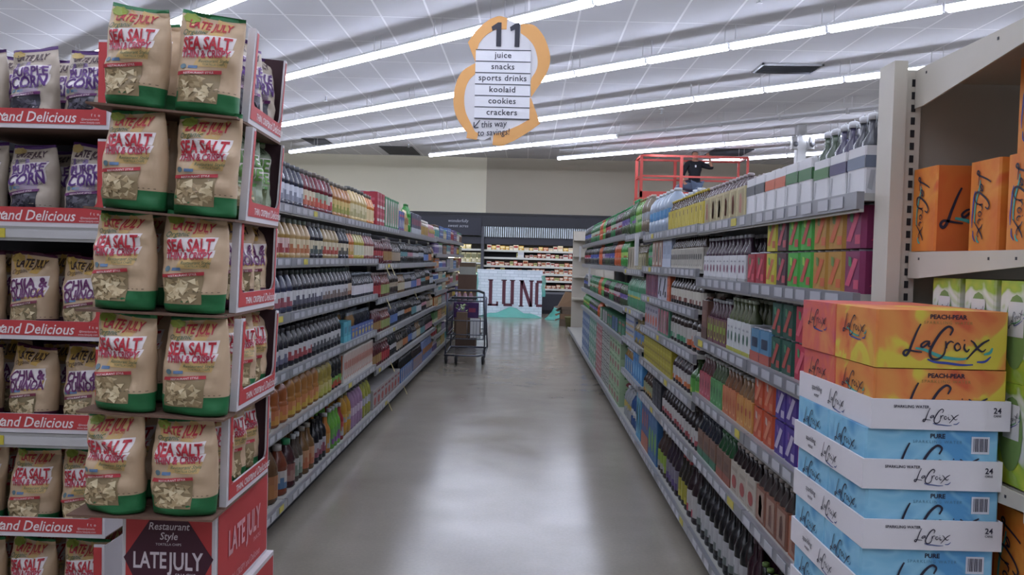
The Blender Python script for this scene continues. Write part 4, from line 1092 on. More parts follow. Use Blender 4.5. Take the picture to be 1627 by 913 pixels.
def proto(sp_, full):
    key = (tuple(sorted(sp_.items(), key=str).__str__()), full)
    key = (str(sorted(sp_.items())), full)
    if key in _proto: return _proto[key]
    k = sp_['kind']
    if k == 'bottle':
        root, kids = bottle_parts(sp_['shape'], sp_['c'], sp_['l'], sp_['cap'], sp_.get('a', '8a8a88'), sp_['r'], sp_['h'], full)
        out = (root, [(n_, m_, (0, 0, 0), []) for n_, m_ in kids], 2 * sp_['r'], 2 * sp_['r'])
    elif k == 'carrier':     # paperboard carrier with 2 x 2 bottles
        w, d, h = sp_.get('w', .125), sp_.get('d', .125), sp_['h']
        f = box_parts(w, d, h, sp_['c'], sp_['art'], sp_['c2'], sp_['c3'])
        f.box(-.004, .004, -d / 2 + .004, d / 2 - .004, h, h + .03, M(sp_['c'], .5)) if sp_.get('handle') else None
        hb = sp_['hb']; r = w / 4 * .88
        kids = []
        bf = MB(); N = 10 if full else 7
        zz = h - .03
        bf.lathe([(r, zz), (r, h + (hb - h) * .15), (r * .42, h + (hb - h) * .55), (r * .42, hb - .012)], glass(sp_['b']), N)
        cf = MB(); cf.lathe([(r * .50, hb - .014), (r * .50, hb - .002), (r * .4, hb)], M(sp_['cap'], .4), N)
        if full:
            bme = bf.mesh('bottle'); cme = cf.mesh('cap')
            for ix in (-1, 1):
                for iy in (-1, 1):
                    kids.append(('bottle', bme, (ix * w / 4, iy * d / 4, 0), [('cap', cme, (0, 0, 0))]))
        else:
            for ix in (-1, 1):
                for iy in (-1, 1):
                    for src in (bf, cf):
                        o_ = len(f.v); f.v += [(x + ix * w / 4, y + iy * d / 4, z) for x, y, z in src.v]
                        for q, mi, sm in zip(src.f, src.mi, src.sm): f.f.append([i + o_ for i in q]); f.mi.append(f.m(src.mats[mi])); f.sm.append(sm)
        out = (f.mesh('carrier'), kids, w, d)
    elif k == 'cans':        # multipack of cans: carton with can ends on top
        w, d, h = sp_.get('w', .128), sp_.get('d', .19), sp_['h']
        f = box_parts(w, d, h - .006, sp_['c'], sp_['art'], sp_['c2'], sp_['c3'], .012)
        for ix in (-1, 1):
            for iy in (-1, 0, 1):
                f.lathe([(.028, h - .006), (.028, h)], M('9a9ca4', .3, metal=.7), 8, ix * w / 4, iy * d / 3.1)
        out = (f.mesh('can_pack'), [], w, d)
    elif k == 'box':
        f = box_parts(sp_['w'], sp_['d'], sp_['h'], sp_['c'], sp_['art'], sp_['c2'], sp_['c3'])
        out = (f.mesh('carton'), [], sp_['w'], sp_['d'])
    elif k == 'swing':       # tall white carton with swing-top bottles
        w, d, h = .125, .125, sp_.get('hc', .15)
        f = box_parts(w, d, h, 'c9c9cc', 'band', sp_['c2'], 'a9aaae')
        kids = []
        if sp_.get('b'):
            bf = MB(); bf.lathe([(.028, h - .03), (.028, h + .012), (.012, h + .04), (.012, h + .072)], glass(sp_['b']), 10); bme = bf.mesh('bottle')
            cf = MB(); cf.lathe([(.014, h + .072), (.015, h + .088), (.008, h + .092)], M('c5c7cc', .3), 10); cf.tube([(-.015, 0, h + .05), (-.017, 0, h + .08), (0, 0, h + .096), (.017, 0, h + .08), (.015, 0, h + .05)], .002, M('b0b2b8', .3, metal=.7), 4); cme = cf.mesh('stopper')
            for ix in (-1, 1):
                for iy in (-1, 1): kids.append(('bottle', bme, (ix * w / 4, iy * d / 4, 0), [('stopper', cme, (0, 0, 0))]))
        else:
            f.box(-w / 2 + .01, w / 2 - .01, -.004, .004, h, h + .025, M('c9c9cc', .5))
        out = (f.mesh('carrier'), kids, w, d)
    elif k == 'tray':        # shrink-wrapped tray of small bottles
        w, d, h = sp_['w'], sp_['d'], sp_['h']
        f = MB(); f.bbox(-w / 2, w / 2, -d / 2, d / 2, 0, h * .45, M(sp_['c'], .5), .004); stripe_art(f, w, h * .45, d, 'blob', sp_['c2'], sp_['c3'])
        nx = max(2, round(w / .055)); ny = 3
        for i in range(nx):
            for j in range(ny):
                f.lathe([(w / nx * .42, h * .4), (w / nx * .42, h * .7), (w / nx * .18, h * .88), (w / nx * .2, h)], glass(sp_['b']), 7, -w / 2 + w / nx * (i + .5), -d / 2 + d / ny * (j + .5), mats=[glass(sp_['b']), glass(sp_['b']), M(sp_['cap'], .4), M(sp_['cap'], .4)])
        out = (f.mesh('tray'), [], w, d)
    elif k == 'pouch':
        w, d, h = sp_['w'], .06, sp_['h']
        f = MB(); N = 8; vs = []
        for j in range(7):
            v = j / 6; tt = d / 2 * (1, 1.1, 1, .9, .7, .4, .08)[j]
            for i in range(12):
                a = 2 * PI * i / 12; vs.append((w / 2 * math.copysign(abs(math.cos(a)) ** .6, math.cos(a)), tt * math.sin(a), v * h))
        f.add(vs, [(j * 12 + i, j * 12 + (i + 1) % 12, (j + 1) * 12 + (i + 1) % 12, (j + 1) * 12 + i) for j in range(6) for i in range(12)] + [tuple(range(72, 84))], M(sp_['c'], .4), True)
        f.add([(-w * .3, -d * .56, h * .35), (w * .3, -d * .56, h * .35), (w * .3, -d * .5, h * .65), (-w * .3, -d * .5, h * .65)], [(0, 1, 2, 3)], M(sp_['c2'], .5))
        out = (f.mesh('pouch'), [], w, d)
    _proto[key] = out
    return out
NM = {'bottle': ('juice_bottle', 'bottle'), 'carrier': ('bottle_carrier', 'bottle pack'), 'cans': ('can_multipack', 'can pack'), 'box': ('drink_carton', 'carton'), 'swing': ('swing_top_carrier', 'bottle pack'), 'tray': ('bottle_tray', 'bottle tray'), 'pouch': ('snack_pouch', 'pouch')}
SIDE = {-1: 'left', 1: 'right'}
HTS = {-1: [(3.26, 7.3, GL), (7.3, 12.0, G2), (12.0, 13.8, G3), (13.8, 17.0, G4)],
       1: [(2.25, 4.35, R1), (4.35, 6.4, R2), (6.4, 7.6, R3), (7.6, 13.4, R4)]}
SNM = {6: ['top', 'second', 'third', 'fourth', 'fifth', 'bottom'], 7: ['top', 'second', 'third', 'fourth', 'fifth', 'sixth', 'bottom'], 5: ['top', 'second', 'third', 'fourth', 'bottom'], 9: ['top', 'second', 'third', 'fourth', 'fifth', 'sixth', 'seventh', 'eighth', 'bottom']}
LABELS = {}
def place_product(sp_, side, x, y, z, label, group, full, jr=4):
    root, kids, w, d = proto(sp_, full)
    nm, cat = NM[sp_['kind']]
    if sp_['kind'] == 'bottle': nm = {'juice': 'juice_bottle', 'carafe': 'juice_carafe', 'jug': 'juice_jug', 'slim': 'drink_bottle', 'soda': 'soda_bottle', 'wine': 'tall_bottle', 'jar': 'glass_jar'}[sp_['shape']]
    if sp_.get('name'): nm, cat = sp_['name']
    o = obj(nm, root, None, (x, y, z), -side * PI / 2 + math.radians(rnd.uniform(-jr, jr)))
    tag(o, label, cat, group)
    for n_, m_, loc, sub in kids:
        c = obj(n_, m_, o, loc)
        for n2, m2, l2 in sub: obj(n2, m2, c, l2)
    LABELS[label] = LABELS.get(label, 0) + 1
    return o
_used = {}
def run(side, si, y0, y1, look, sp_, rows=1, levels=1, gap=.004, zoff=0.0, inset=.012, from_level=0):
    """a row of equal goods along shelf si from depth y0 to y1"""
    for a, b, g in HTS[side]:
        if a - 1e-6 <= (y0 + y1) / 2 < b: hts = g; ya, yb = a, b
    z = hts[si] + .0155 + zoff
    uk = (side, SNM[len(hts)][si], look); _used[uk] = _used.get(uk, 0) + 1
    if _used[uk] > 1: look = ('farther lot ', 'farthest lot ')[_used[uk] - 2] + look
    xl = .88 if side > 0 else 1.30
    sname = SNM[len(hts)][si]
    full = y0 < 6.4
    if 1.38 < z < 1.6: rows = min(rows, 1)
    if sp_['kind'] == 'bottle' and (y0 > 8.7 or (side < 0 and y0 > 7.3)): rows = min(rows, 1)
    root, kids, w, d = proto(sp_, full)
    nfit = max(1, round((y1 - y0) / (w + gap)))
    squeeze = min(1.0, (y1 - y0) / nfit / (w + .0022))
    step_ = (y1 - y0) / nfit
    group = ('%s, %s shelf, %s run' % (look, sname, SIDE[side]))
    h = sp_['h']
    for lv in range(from_level, levels):
        for r in range(rows):
            for k in range(nfit):
                if rows > 1 and r == rows - 1 and False: continue
                y = y0 + step_ * (k + .5); x = side * (xl + inset + d / 2 + r * (d + .006))
                lab = '%s %s' % (('%s nearest' % ORD[min(k, 29)]) if k else 'nearest', look)
                if r: lab += ', %s row back' % ORD[r]
                if levels > 1: lab += ', %s' % ('lower' if lv == 0 else 'upper' if lv == levels - 1 else ('second level up' if lv == 1 else 'third level up'))
                lab += ', %s %s shelf' % (SIDE[side], sname)
                oo = place_product(sp_, side, x, y, z + lv * (h + .001), lab, group, full, .5 if sp_['kind'] != 'bottle' else 25)
                oo.scale = (squeeze if sp_['kind'] != 'bottle' else squeeze * .985, squeeze * .985 if sp_['kind'] == 'bottle' else 1, rnd.uniform(.985, 1.0))
def B_(shape, c, l, cap, r, h, a='8a8a88', name=None):
    d = spec('bottle', shape=shape, c=c, l=l, cap=cap, r=r, h=h, a=a)
    if name: d['name'] = name
    return d
def C_(c, art, c2, c3, h, b, cap, hb, **k): return spec('carrier', c=c, art=art, c2=c2, c3=c3, h=h, b=b, cap=cap, hb=hb, **k)
def K_(c, art, c2, c3, h=.13, **k): return spec('cans', c=c, art=art, c2=c2, c3=c3, h=h, **k)
def X_(w, d, h, c, art, c2, c3, name=None):
    o_ = spec('box', w=w, d=d, h=h, c=c, art=art, c2=c2, c3=c3)
    if name: o_['name'] = name
    return o_
WCAP = 'd0d0cc'; KCAP = '2b2b30'
# ----- LEFT, near group
L = -1
run(L, 0, 4.30, 4.98, 'navy juice bottle with white label', B_('juice', '27293c', 'b9bcc8', '55585e', .047, .245, '7c8090'), 2)
run(L, 0, 4.99, 5.26, 'red juice bottle with cream label', B_('juice', '5e1a26', 'c2b49a', '5f5a58', .046, .245, 'b0553c'), 2)
run(L, 0, 5.27, 5.60, 'red juice bottle with green apple label', B_('juice', '6a1626', '8f9a84', '6a6058', .047, .25, 'b84a3a'), 2)
run(L, 0, 5.61, 5.73, 'dark red juice bottle with white red label', B_('juice', '571522', 'c7bdb2', '6a6058', .052, .25, 'a43038'), 2)
run(L, 0, 5.74, 6.30, 'amber juice bottle with yellow green label', B_('juice', 'a06a34', 'c3a862', '6a645a', .05, .24, '8a8a3c'), 2)
run(L, 0, 6.32, 6.95, 'pale yellow juice jug with cream label', B_('juice', 'bfa468', 'c9bd94', '595a58', .056, .26, 'a9a070'), 2)
run(L, 0, 6.96, 7.28, 'orange topped juice bottle with cream label', B_('juice', 'c4752c', 'cfb98a', '6b665c', .055, .25, 'b99a60'), 1)
run(L, 1, 4.16, 4.42, 'dark plum juice bottle with pink label', B_('juice', '2a1e2c', 'b8a9ac', '8a8c90', .05, .225, '6a4658'), 2)
run(L, 1, 4.43, 4.72, 'amber juice bottle with red and pink label', B_('juice', '94743a', 'bda19c', '7b7d80', .05, .225, '8c2f30'), 2)
run(L, 1, 4.73, 5.15, 'light amber juice bottle with beige label', B_('juice', 'a8895a', 'bfae8c', '6d7a6c', .048, .225, 'a8643c'), 2)
run(L, 1, 5.16, 5.48, 'black juice bottle with beige label', B_('juice', '22222c', 'b9ae92', '8a8c90', .048, .225, '3f4a48'), 2)
run(L, 1, 5.49, 5.93, 'pale gold juice bottle with reddish label', B_('juice', '9a8458', 'b9ae92', '7f8488', .048, .22, '9c4034'), 2)
run(L, 1, 5.96, 6.26, 'dark blue juice bottle with beige label', B_('juice', '23232f', 'b5aa90', '7f8488', .048, .22, '45443f'), 2)
run(L, 1, 6.27, 6.46, 'orange juice bottle with pale orange label', B_('juice', 'b4632c', 'c09a70', '8a8a88', .05, .215, 'a8863c'), 2)
run(L, 1, 6.47, 6.86, 'yellow juice bottle with beige green label', B_('juice', 'a5953a', 'b5b59a', '8a8c90', .05, .215, '6f8a6a'), 2)
run(L, 1, 6.87, 7.28, 'rosy juice bottle with beige green label', B_('juice', '7d4442', 'bcae98', '8a8c90', .05, .215, '5f7a58'), 2)
run(L, 2, 4.10, 4.44, 'amber juice bottle with white label', B_('juice', '9a6f42', 'bdb9b4', '3c3c40', .052, .235, '9a5a34'), 2)
run(L, 2, 4.45, 4.80, 'navy juice bottle with plain white label', B_('juice', '2c3048', 'b4b4b6', '3c3c40', .05, .235, '8a4650'), 2)
run(L, 2, 4.81, 5.50, 'black juice bottle with white berry label', B_('juice', '1e1e28', 'b2b2b4', '2e3a38', .05, .235, '4b4b58'), 2)
run(L, 2, 5.51, 6.27, 'black capped bottle with grey fruit label', B_('juice', '1c1e28', 'aaa9ac', '2e403c', .05, .235, '6d5f5a'), 2)
run(L, 2, 6.28, 6.44, 'black bottle with tan fruit label', B_('juice', '201c24', 'b0a08c', '2e403c', .05, .235, '8a5a44'), 2)
run(L, 2, 6.46, 7.28, 'small dark bottle with red striped white label', B_('slim', '20222e', 'b9b6bc', '7f8894', .036, .19, 'a03444'), 4)
run(L, 3, 4.06, 4.46, 'amber brown juice bottle with white label', B_('juice', '8a5c34', 'aba7a2', '31333a', .052, .225, '6a4a40'), 2)
run(L, 3, 4.47, 4.74, 'grey black juice bottle with white label', B_('juice', '24242e', 'a8a8aa', '31333a', .05, .225, '55566a'), 2)
run(L, 3, 4.75, 5.25, 'black bottle with white strawberry label', B_('juice', '1b1b24', 'a8a8aa', '24262c', .05, .225, '8a3a3e'), 2)
run(L, 3, 5.26, 6.06, 'black bottle with white vine label', B_('juice', '1a1a22', 'a6a6a8', '24262c', .05, .225, '43464a'), 2)
run(L, 3, 6.10, 6.36, 'turquoise drink carton', X_(.12, .16, .15, '3c8a9a', 'half', '4aa0b0', '2c6a80'), 1)
run(L, 3, 6.38, 6.62, 'small amber bottle tray with blue label', spec('tray', w=.12, d=.3, h=.2, c='3f5f9a', c2='a88a3c', c3='a86a3c', b='8a6436', cap='8a8c90'), 1)
run(L, 3, 6.63, 7.28, 'small dark bottle tray with yellow blue label', spec('tray', w=.125, d=.3, h=.2, c='3c5090', c2='b8a23c', c3='9aa0a8', b='22242e', cap='5c6470'), 1)
run(L, 4, 4.02, 4.42, 'cream coloured bottle with white label', B_('slim', 'a8987c', 'a9a6a0', '8d8d84', .043, .23, '55606a'), 3)
run(L, 4, 4.44, 4.76, 'large orange juice carafe with orange label', B_('carafe', '8c4a22', 'a85e38', '8a857c', .073, .25, 'b07a34'), 2)
run(L, 4, 4.77, 5.45, 'orange juice carafe with pale orange label', B_('carafe', '93602a', 'ab6a3c', '77736c', .062, .25, 'b09034'), 2)
run(L, 4, 5.46, 5.80, 'yellow juice carafe with cream label', B_('carafe', '8a7a34', 'a89c60', '77736c', .055, .235, '9a9a40'), 2)
run(L, 4, 5.81, 6.12, 'black carafe with green and red label', B_('carafe', '1c1c20', '5f8a3c', '2e2e34', .055, .23, 'a0402e'), 2)
run(L, 4, 6.13, 7.28, 'white drink box with orange bottle drawings', X_(.125, .2, .22, 'b9b6b0', 'arch', 'b0603c', 'a84a3c'), 1, gap=.01)
run(L, 5, 3.62, 3.90, 'dark plum bottle with pink label at floor level', B_('juice', '1e161c', '8a7478', '4a3a40', .06, .20, '6a4a52'), 1)
run(L, 5, 3.92, 4.24, 'large amber juice jug with orange label', B_('jug', '6c4526', 'a0683f', 'a39c94', .078, .30, 'b0743c'), 2)
run(L, 5, 4.25, 4.60, 'tall brown cider jug with orange label', B_('jug', '5c4028', '96603c', '8f887e', .075, .34, 'a06a3c'), 2)
run(L, 5, 4.61, 4.78, 'red brown juice bottle with white blue label', B_('juice', '6e3422', 'a8a29c', 'b0aaa4', .062, .28, '4a6a8a'), 2)
run(L, 5, 4.79, 4.93, 'dark bottle with green cap', B_('juice', '3a1c22', '7d4a44', '2c8a5a', .06, .28, '8a6a60'), 2)
run(L, 5, 4.94, 5.10, 'silver capped bottle with grey label', B_('slim', '4a4038', '9a9a94', 'b8bcc0', .05, .28, '6a7a6c'), 2)
run(L, 5, 5.11, 5.36, 'brown cider bottle with peach label', B_('slim', '6a4c2c', 'a87a58', '8f887e', .052, .29, 'a05a3c'), 2)
run(L, 5, 5.37, 5.66, 'black wine shaped juice bottle with white label', B_('wine', '16161c', '9a969c', '17171b', .043, .29, '7a3a4c'), 2)
run(L, 5, 5.67, 5.80, 'orange sparkling bottle', B_('slim', 'a8682a', 'b07a34', 'b0b0ac', .042, .27), 2)
run(L, 5, 5.81, 6.10, 'green and purple sparkling bottle', B_('slim', '5c9a34', '4f8a3a', 'a8acb0', .042, .28, '6a3a7a'), 2)
run(L, 5, 6.11, 6.20, 'red sparkling bottle', B_('slim', '8a2a2c', 'a0342f', 'a8acb0', .042, .27), 2)
run(L, 5, 6.21, 6.48, 'golden drink bottle', B_('soda', 'a87a24', 'b08a34', '6a6a4a', .055, .31), 2)
run(L, 5, 6.49, 6.92, 'lilac drink bottle with white label', B_('soda', '8a6a8a', 'a894a8', '4a4a52', .05, .31, '7a4a80'), 2)
run(L, 5, 6.93, 7.28, 'lime drink bottle with grey label', B_('soda', '8a8a34', '8f8f94', '5a5a52', .05, .31, '9a9a3a'), 2)
# ----- LEFT, second group
run(L, 0, 7.34, 7.75, 'red soda can pack', K_('a02838', 'lines', 'b85060', 'c9c3c0', .30, d=.26), 1)
run(L, 0, 7.76, 8.6, 'green and white soda can pack', K_('2c7a48', 'panel', 'b8b8ae', 'a83038', .29, d=.26), 1)
run(L, 0, 8.62, 9.0, 'blue snack pack', K_('3a4c8a', 'blob', 'a8a8b0', 'a83048', .21), 1)
run(L, 0, 9.02, 9.3, 'yellow snack pouch', spec('pouch', w=.14, h=.24, c='b09a58', c2='a86a3c'), 2)
run(L, 0, 9.32, 9.55, 'green soda bottle', B_('soda', '2c8a34', '3c9a40', '2c7a34', .055, .32, 'b8c060'), 1)
run(L, 0, 9.57, 10.4, 'dark and white drink pack', K_('44465a', 'half', 'a4a8b0', '8a2f44', .24), 1)
run(L, 0, 10.42, 11.2, 'white and gold jar', B_('jar', 'a8a094', '9a7a3c', 'c0bcb4', .055, .2, '8a4a3c'), 2)
run(L, 0, 11.2, 11.95, 'pink and yellow snack pouch', spec('pouch', w=.13, h=.18, c='a8707a', c2='b8a83c'), 2)
G2P = [('dark red bottle with gold label', '4f1822', '8a6a3c', '9a8a8e', 'a03428'), ('red bottle with scarlet label', '5a1a24', '962a30', 'b0a0a0', 'c0a090'), ('russet bottle with green label', '5f2a22', '7f8a50', 'a09090', 'a03438'), ('charcoal bottle with grey label', '1c1e26', '8a9098', '5f6872', '4a5a80'), ('black bottle with white label', '16181e', 'a09fa2', '6d747e', '9a4048'), ('navy bottle with blue label', '1a1f30', '4c6498', '70747c', 'a0a4b0'), ('black bottle with pink label', '1a1618', '9a6a74', '5a5a5c', 'b0a8a8'), ('brown bottle with tan label', '2e2420', '8f7f6c', '5a5a5c', '6a4a3a'), ('black bottle with orange label', '1a1a1c', 'a0643c', '5a5a5c', 'b0a890'), ('smoky bottle with teal label', '22262a', '4f7a80', '6a6e74', '9aa0a0'), ('amber bottle with cream label', '5f4424', 'a39a80', '6a6e74', '8a3a34')]
for si in (1, 2, 3, 4):
    hh = [.24, .22, .22, .22][si - 1]
    order = [rnd.choice([0, 1, 2])] + [q for q in rnd.sample(range(3), 3)]
    order = [order[0]] + [q for q in rnd.sample(range(3), 3) if q != order[0]][:1] + rnd.sample(range(3, 11), 8)
    y = 7.34
    for q in order:
        nm_, c1, c2, cp, ac = G2P[q]; wd = rnd.uniform(.34, .56)
        y2 = min(11.93, y + wd) if q != order[-1] else 11.93
        if y2 - y > .1: run(L, si, y, y2 - .012, nm_, B_(rnd.choice(['slim', 'juice', 'slim', 'soda']), c1, c2, cp, rnd.choice([.040, .043, .047]), hh * rnd.uniform(.9, 1.03), ac), 1, gap=.012)
        y = y2
run(L, 5, 7.34, 8.9, 'white box with red tomato drawings', X_(.2, .3, .17, '8d8a88', 'blob', '96261f', '7a2228'), 1)
run(L, 5, 8.95, 9.9, 'blue bottle pack with black tops', C_('3f5f94', 'panel', '7f8ca8', 'a06a4a', .15, '17181d', '24262c', .27), 1)
run(L, 5, 9.95, 10.8, 'brown and blue bottle pack', C_('4c5c8a', 'panel', 'a07a5c', '7f8ca8', .15, '2a1f1c', '24262c', .26), 1)
run(L, 5, 10.85, 11.95, 'orange and blue drink bag', spec('pouch', w=.16, h=.26, c='5a6a94', c2='b07030'), 1)
# ----- LEFT, far groups (mixed)
MIX = [('white', 'b4b2a8', '8a8a84'), ('beige', 'a89e84', '7f8f6a'), ('teal', '4f8a86', 'b8b8b0'), ('pink', 'a05a6c', 'c8b8b8'), ('grey', '74767e', 'a8a8a8'), ('purple', '5a4a7a', 'a89ab0'), ('red', '8f2f34', 'c0a898'), ('orange', 'a8622f', 'c8b080'), ('blue', '3c5a94', 'a8b4c4'), ('brown', '5f4638', 'a08a70'), ('green', '4c7a44', 'b8b890'), ('yellow', 'a8943c', '8a5a3c')]
for gi, (ya, yb, g) in enumerate(((12.05, 13.75, G3), (13.85, 16.9, G4))):
    for si in range(len(g)):
        clr = (g[si - 1] - g[si] - .06) if si else .22
        n_ = 3 if gi == 0 else 5; seg = (yb - ya) / n_; used_ = rnd.sample(MIX, n_)
        for q in range(n_):
            nm_, c1, c2 = used_[q]; h_ = min(clr, rnd.uniform(.7, 1.0) * clr, .24)
            jar_ = rnd.random() < .35
            if jar_: run(L, si, ya + q * seg, ya + (q + 1) * seg - .02, '%s %s lidded jar' % ('small' if gi == 0 else 'distant', nm_), B_('jar', c2, c1, rnd.choice(MIX)[1], .05, round(h_, 3), rnd.choice(MIX)[1]), 1)
            else: run(L, si, ya + q * seg, ya + (q + 1) * seg - .02, 'small %s goods carton' % nm_ if gi == 0 else 'distant %s goods box' % nm_, X_(rnd.choice([.10, .12, .14]), .14, round(h_, 3), c1, rnd.choice(['blob', 'panel', 'half', 'diag', 'lines']), c2, rnd.choice(MIX)[1], ('goods_box', 'box')), 1)
# ----- RIGHT, nearest group
R = 1
run(R, 0, 2.28, 2.42, 'white swing-top carrier with slate band', spec('swing', c2='6a7488', b='3c3e46', h=.22, hc=.13), 1)
run(R, 0, 2.42, 2.56, 'white swing-top carrier with purple band', spec('swing', c2='4a4468', b='3a3650', h=.22, hc=.13), 1)
run(R, 0, 2.56, 2.70, 'white swing-top carrier with green band', spec('swing', c2='4a7a48', b='3c4c3c', h=.22, hc=.13), 1)
run(R, 0, 2.71, 2.99, 'white carton with dark green band', spec('swing', c2='3f7044', h=.17), 1)
run(R, 0, 2.99, 3.24, 'white carton with orange band', spec('swing', c2='c05c3c', h=.17), 1)
run(R, 0, 3.25, 3.52, 'white carton with charcoal band', spec('swing', c2='4a4c50', h=.17), 1)
run(R, 0, 3.54, 4.34, 'cream bottle carrier with dark and red pattern', C_('b3a67c', 'panel', '9a8c62', 'a03a3c', .135, '5a4c50', '9a8e90', .19, w=.13), 1)
cols = [('magenta soda can pack', '7a2450', 'c04060', '3c7a48'), ('golden soda can pack', 'a87a2c', 'c05a30', '5a7a34'), ('bright green soda can pack', '3a9a34', 'b04038', '8ac040'), ('dark maroon soda can pack', '3f2430', 'a8404c', '4a7a4a'), ('yellow soda can pack', 'b0a82c', 'b05a30', '4a9a34')]
ys = [(2.28, 2.42), (2.42, 2.68), (2.68, 2.94), (2.94, 3.07), (3.07, 3.20)]
for (nm_, c1, c2, c3), (a, b) in zip(cols, ys):
    run(R, 1, a, b, nm_, K_(c1, 'diag', c2, c3, .122, w=.126), 1, 2)
run(R, 1, 3.21, 3.47, 'crimson soda can pack', K_('8f1f2c', 'diag', 'c04050', '3c7a48', .122, w=.126), 1, 1)
run(R, 1, 3.49, 4.32, 'white carrier with fruit drawings and dark bottles', C_('b9babd', 'fruit', '7a3a5a', '9a9a9c', .112, '3a2a38', '9a9ca4', .20), 2)
run(R, 2, 2.28, 2.42, 'indigo soda can pack', K_('3a3c80', 'diag', 'a8a8b8', '6a3a70', .122, w=.126), 1, 2)
run(R, 2, 2.42, 2.83, 'scarlet soda can pack', K_('a8243c', 'diag', 'c85060', '3c7a48', .122, w=.13), 1, 2)
run(R, 2, 2.84, 3.10, 'dark green soda can pack', K_('16463a', 'diag', 'a04038', '3c7a58', .122, w=.126), 1, 2)
run(R, 2, 3.11, 3.38, 'sky blue soda can pack', K_('4a7898', 'half', 'a04a3c', '24324a', .13, w=.13), 1, 1)
run(R, 2, 3.39, 3.78, 'white carrier with tree drawings and green bottles', C_('b0b3b4', 'fruit', '2f5a48', '9a9a34', .135, '4c5438', '8f9884', .23), 2)
run(R, 2, 3.79, 4.18, 'maroon and lime arch carrier of bottles', C_('5a2c3f', 'arch', '9aa03c', '7a9a34', .12, '3f2430', '8d8f92', .205), 2)
run(R, 2, 4.19, 4.33, 'brown paper bottle carrier', C_('5f4036', 'half', '4a302a', '6f5044', .19, '2a1a18', '5f4036', .21), 2)
run(R, 3, 2.28, 2.76, 'pink soda can pack', K_('b04470', 'diag', 'c86a90', '4a7a50', .122, w=.13), 1, 2)
run(R, 3, 2.77, 3.02, 'violet soda can pack', K_('402c80', 'diag', 'a8a0b8', '6a4a90', .122, w=.126), 1, 2)
run(R, 3, 3.03, 3.30, 'orange red soda can pack', K_('b04426', 'diag', 'c07050', 'b09a90', .122, w=.13), 1, 2)
run(R, 3, 3.31, 3.56, 'yellow orange arch carrier', C_('b87a38', 'arch', 'c89a50', 'a84030', .12, '7a5a3c', '8f8f8c', .205), 2)
run(R, 3, 3.57, 3.82, 'peach arch carrier of bottles', C_('b0603c', 'arch', 'c88a5c', 'b0502f', .12, '6f4c34', '8f8f8c', .205), 2)
run(R, 3, 3.83, 4.07, 'green arch carrier of bottles', C_('3f8044', 'arch', '6fa870', '2c6038', .12, '44543a', '8f8f8c', .205), 2)
run(R, 3, 4.08, 4.33, 'rose arch carrier of bottles', C_('a03c4a', 'arch', 'c07880', '7a2a38', .12, '4a2a2c', '8f8f8c', .205), 2)
run(R, 4, 2.28, 2.55, 'pale blue carrier of clear bottles', C_('8a93a4', 'panel', 'a89c90', '8f4a3a', .13, '5a6270', 'a8b0bc', .21, w=.13), 2)
run(R, 4, 2.56, 2.82, 'orange paper carrier of clear bottles', C_('9a5030', 'panel', '9a7460', '6a2c20', .13, '3c3c44', '8a8f98', .21, w=.13), 2)
run(R, 4, 2.83, 3.22, 'copper paper carrier of brown bottles', C_('7a4a38', 'panel', '957868', '5a2820', .13, '3c3434', '8a8480', .21, w=.13), 2)
run(R, 4, 3.23, 3.62, 'white carrier with red emblem and dark bottles', C_('a39a8c', 'blob', '96403c', '8f8578', .13, '20161a', 'a8a09a', .21, w=.13), 2)
run(R, 4, 3.63, 3.90, 'brown carrier of green ginger bottles', C_('6a4c3c', 'half', '8a4a38', '5a3c30', .125, '1f4a2c', '3a6a44', .21, w=.13), 2)
run(R, 4, 3.91, 4.33, 'brown and green carrier of dark bottles', C_('6a4c3c', 'half', '2c6a4c', '5a3c30', .125, '1a1f2c', '2a3040', .21, w=.13), 2)
run(R, 5, 2.28, 2.62, 'dark bottle pack with orange caps', C_('4a2c38', 'blob', '8a5a3c', '9a7a4c', .14, '1a1f1c', 'a04c24', .25), 2)
run(R, 5, 2.63, 2.92, 'yellow label bottle pack with lime caps', C_('9a8434', 'blob', 'a04a38', '8a9a4c', .14, '16202a', '9a9a34', .25), 2)
run(R, 5, 2.93, 3.20, 'plum label bottle pack with green caps', C_('4f2438', 'blob', '9a6a50', '7a8a4c', .14, '1a201c', '5c7a38', .25), 2)
run(R, 5, 3.22, 3.36, 'wine red floor level bottle', B_('wine', '2c1420', '4a2c3a', '4f3c44', .04, .29), 2)
run(R, 5, 3.37, 4.33, 'tall black bottle with white label', B_('wine', '17181c', '9fa0a2', '4c4c44', .046, .31, '5a6460'), 3)
# ----- RIGHT, second group (4.35-6.4), 7 shelves
run(R, 0, 4.36, 5.45, 'yellow carrier of brown bottles', C_('b5a220', 'diag', 'c0ae38', '6a5020', .122, '3a2418', 'a89434', .19, w=.12), 2)
run(R, 0, 5.46, 6.38, 'large water jug with blue label', B_('soda', '8d9cae', '4a80ac', 'b8bcc0', .072, .29, '3c70a0', ('water_jug', 'water bottle')), 2)
run(R, 1, 4.36, 5.30, 'white label carrier of brown bottles', C_('b0aca0', 'arch', '8f8c84', '3c3c40', .115, '33241f', '8a8c90', .19, w=.12), 2)
run(R, 1, 5.31, 5.64, 'pale blue drink box', X_(.16, .2, .19, '8f9bb0', 'half', 'a8b0c0', '7f8aa0'), 1)
run(R, 1, 5.65, 6.10, 'brown and white bottle box', X_(.14, .2, .18, '8a5f4c', 'panel', 'b0a498', '6a4034'), 1)
run(R, 1, 6.11, 6.38, 'green bottle with striped label', B_('soda', '2c7a44', '6a9a7a', '2c8a50', .05, .20), 2)
run(R, 2, 4.36, 5.30, 'dark bottle with off-white label', B_('slim', '241c1c', 'aca89c', '77787c', .04, .18, '6a4038'), 3)
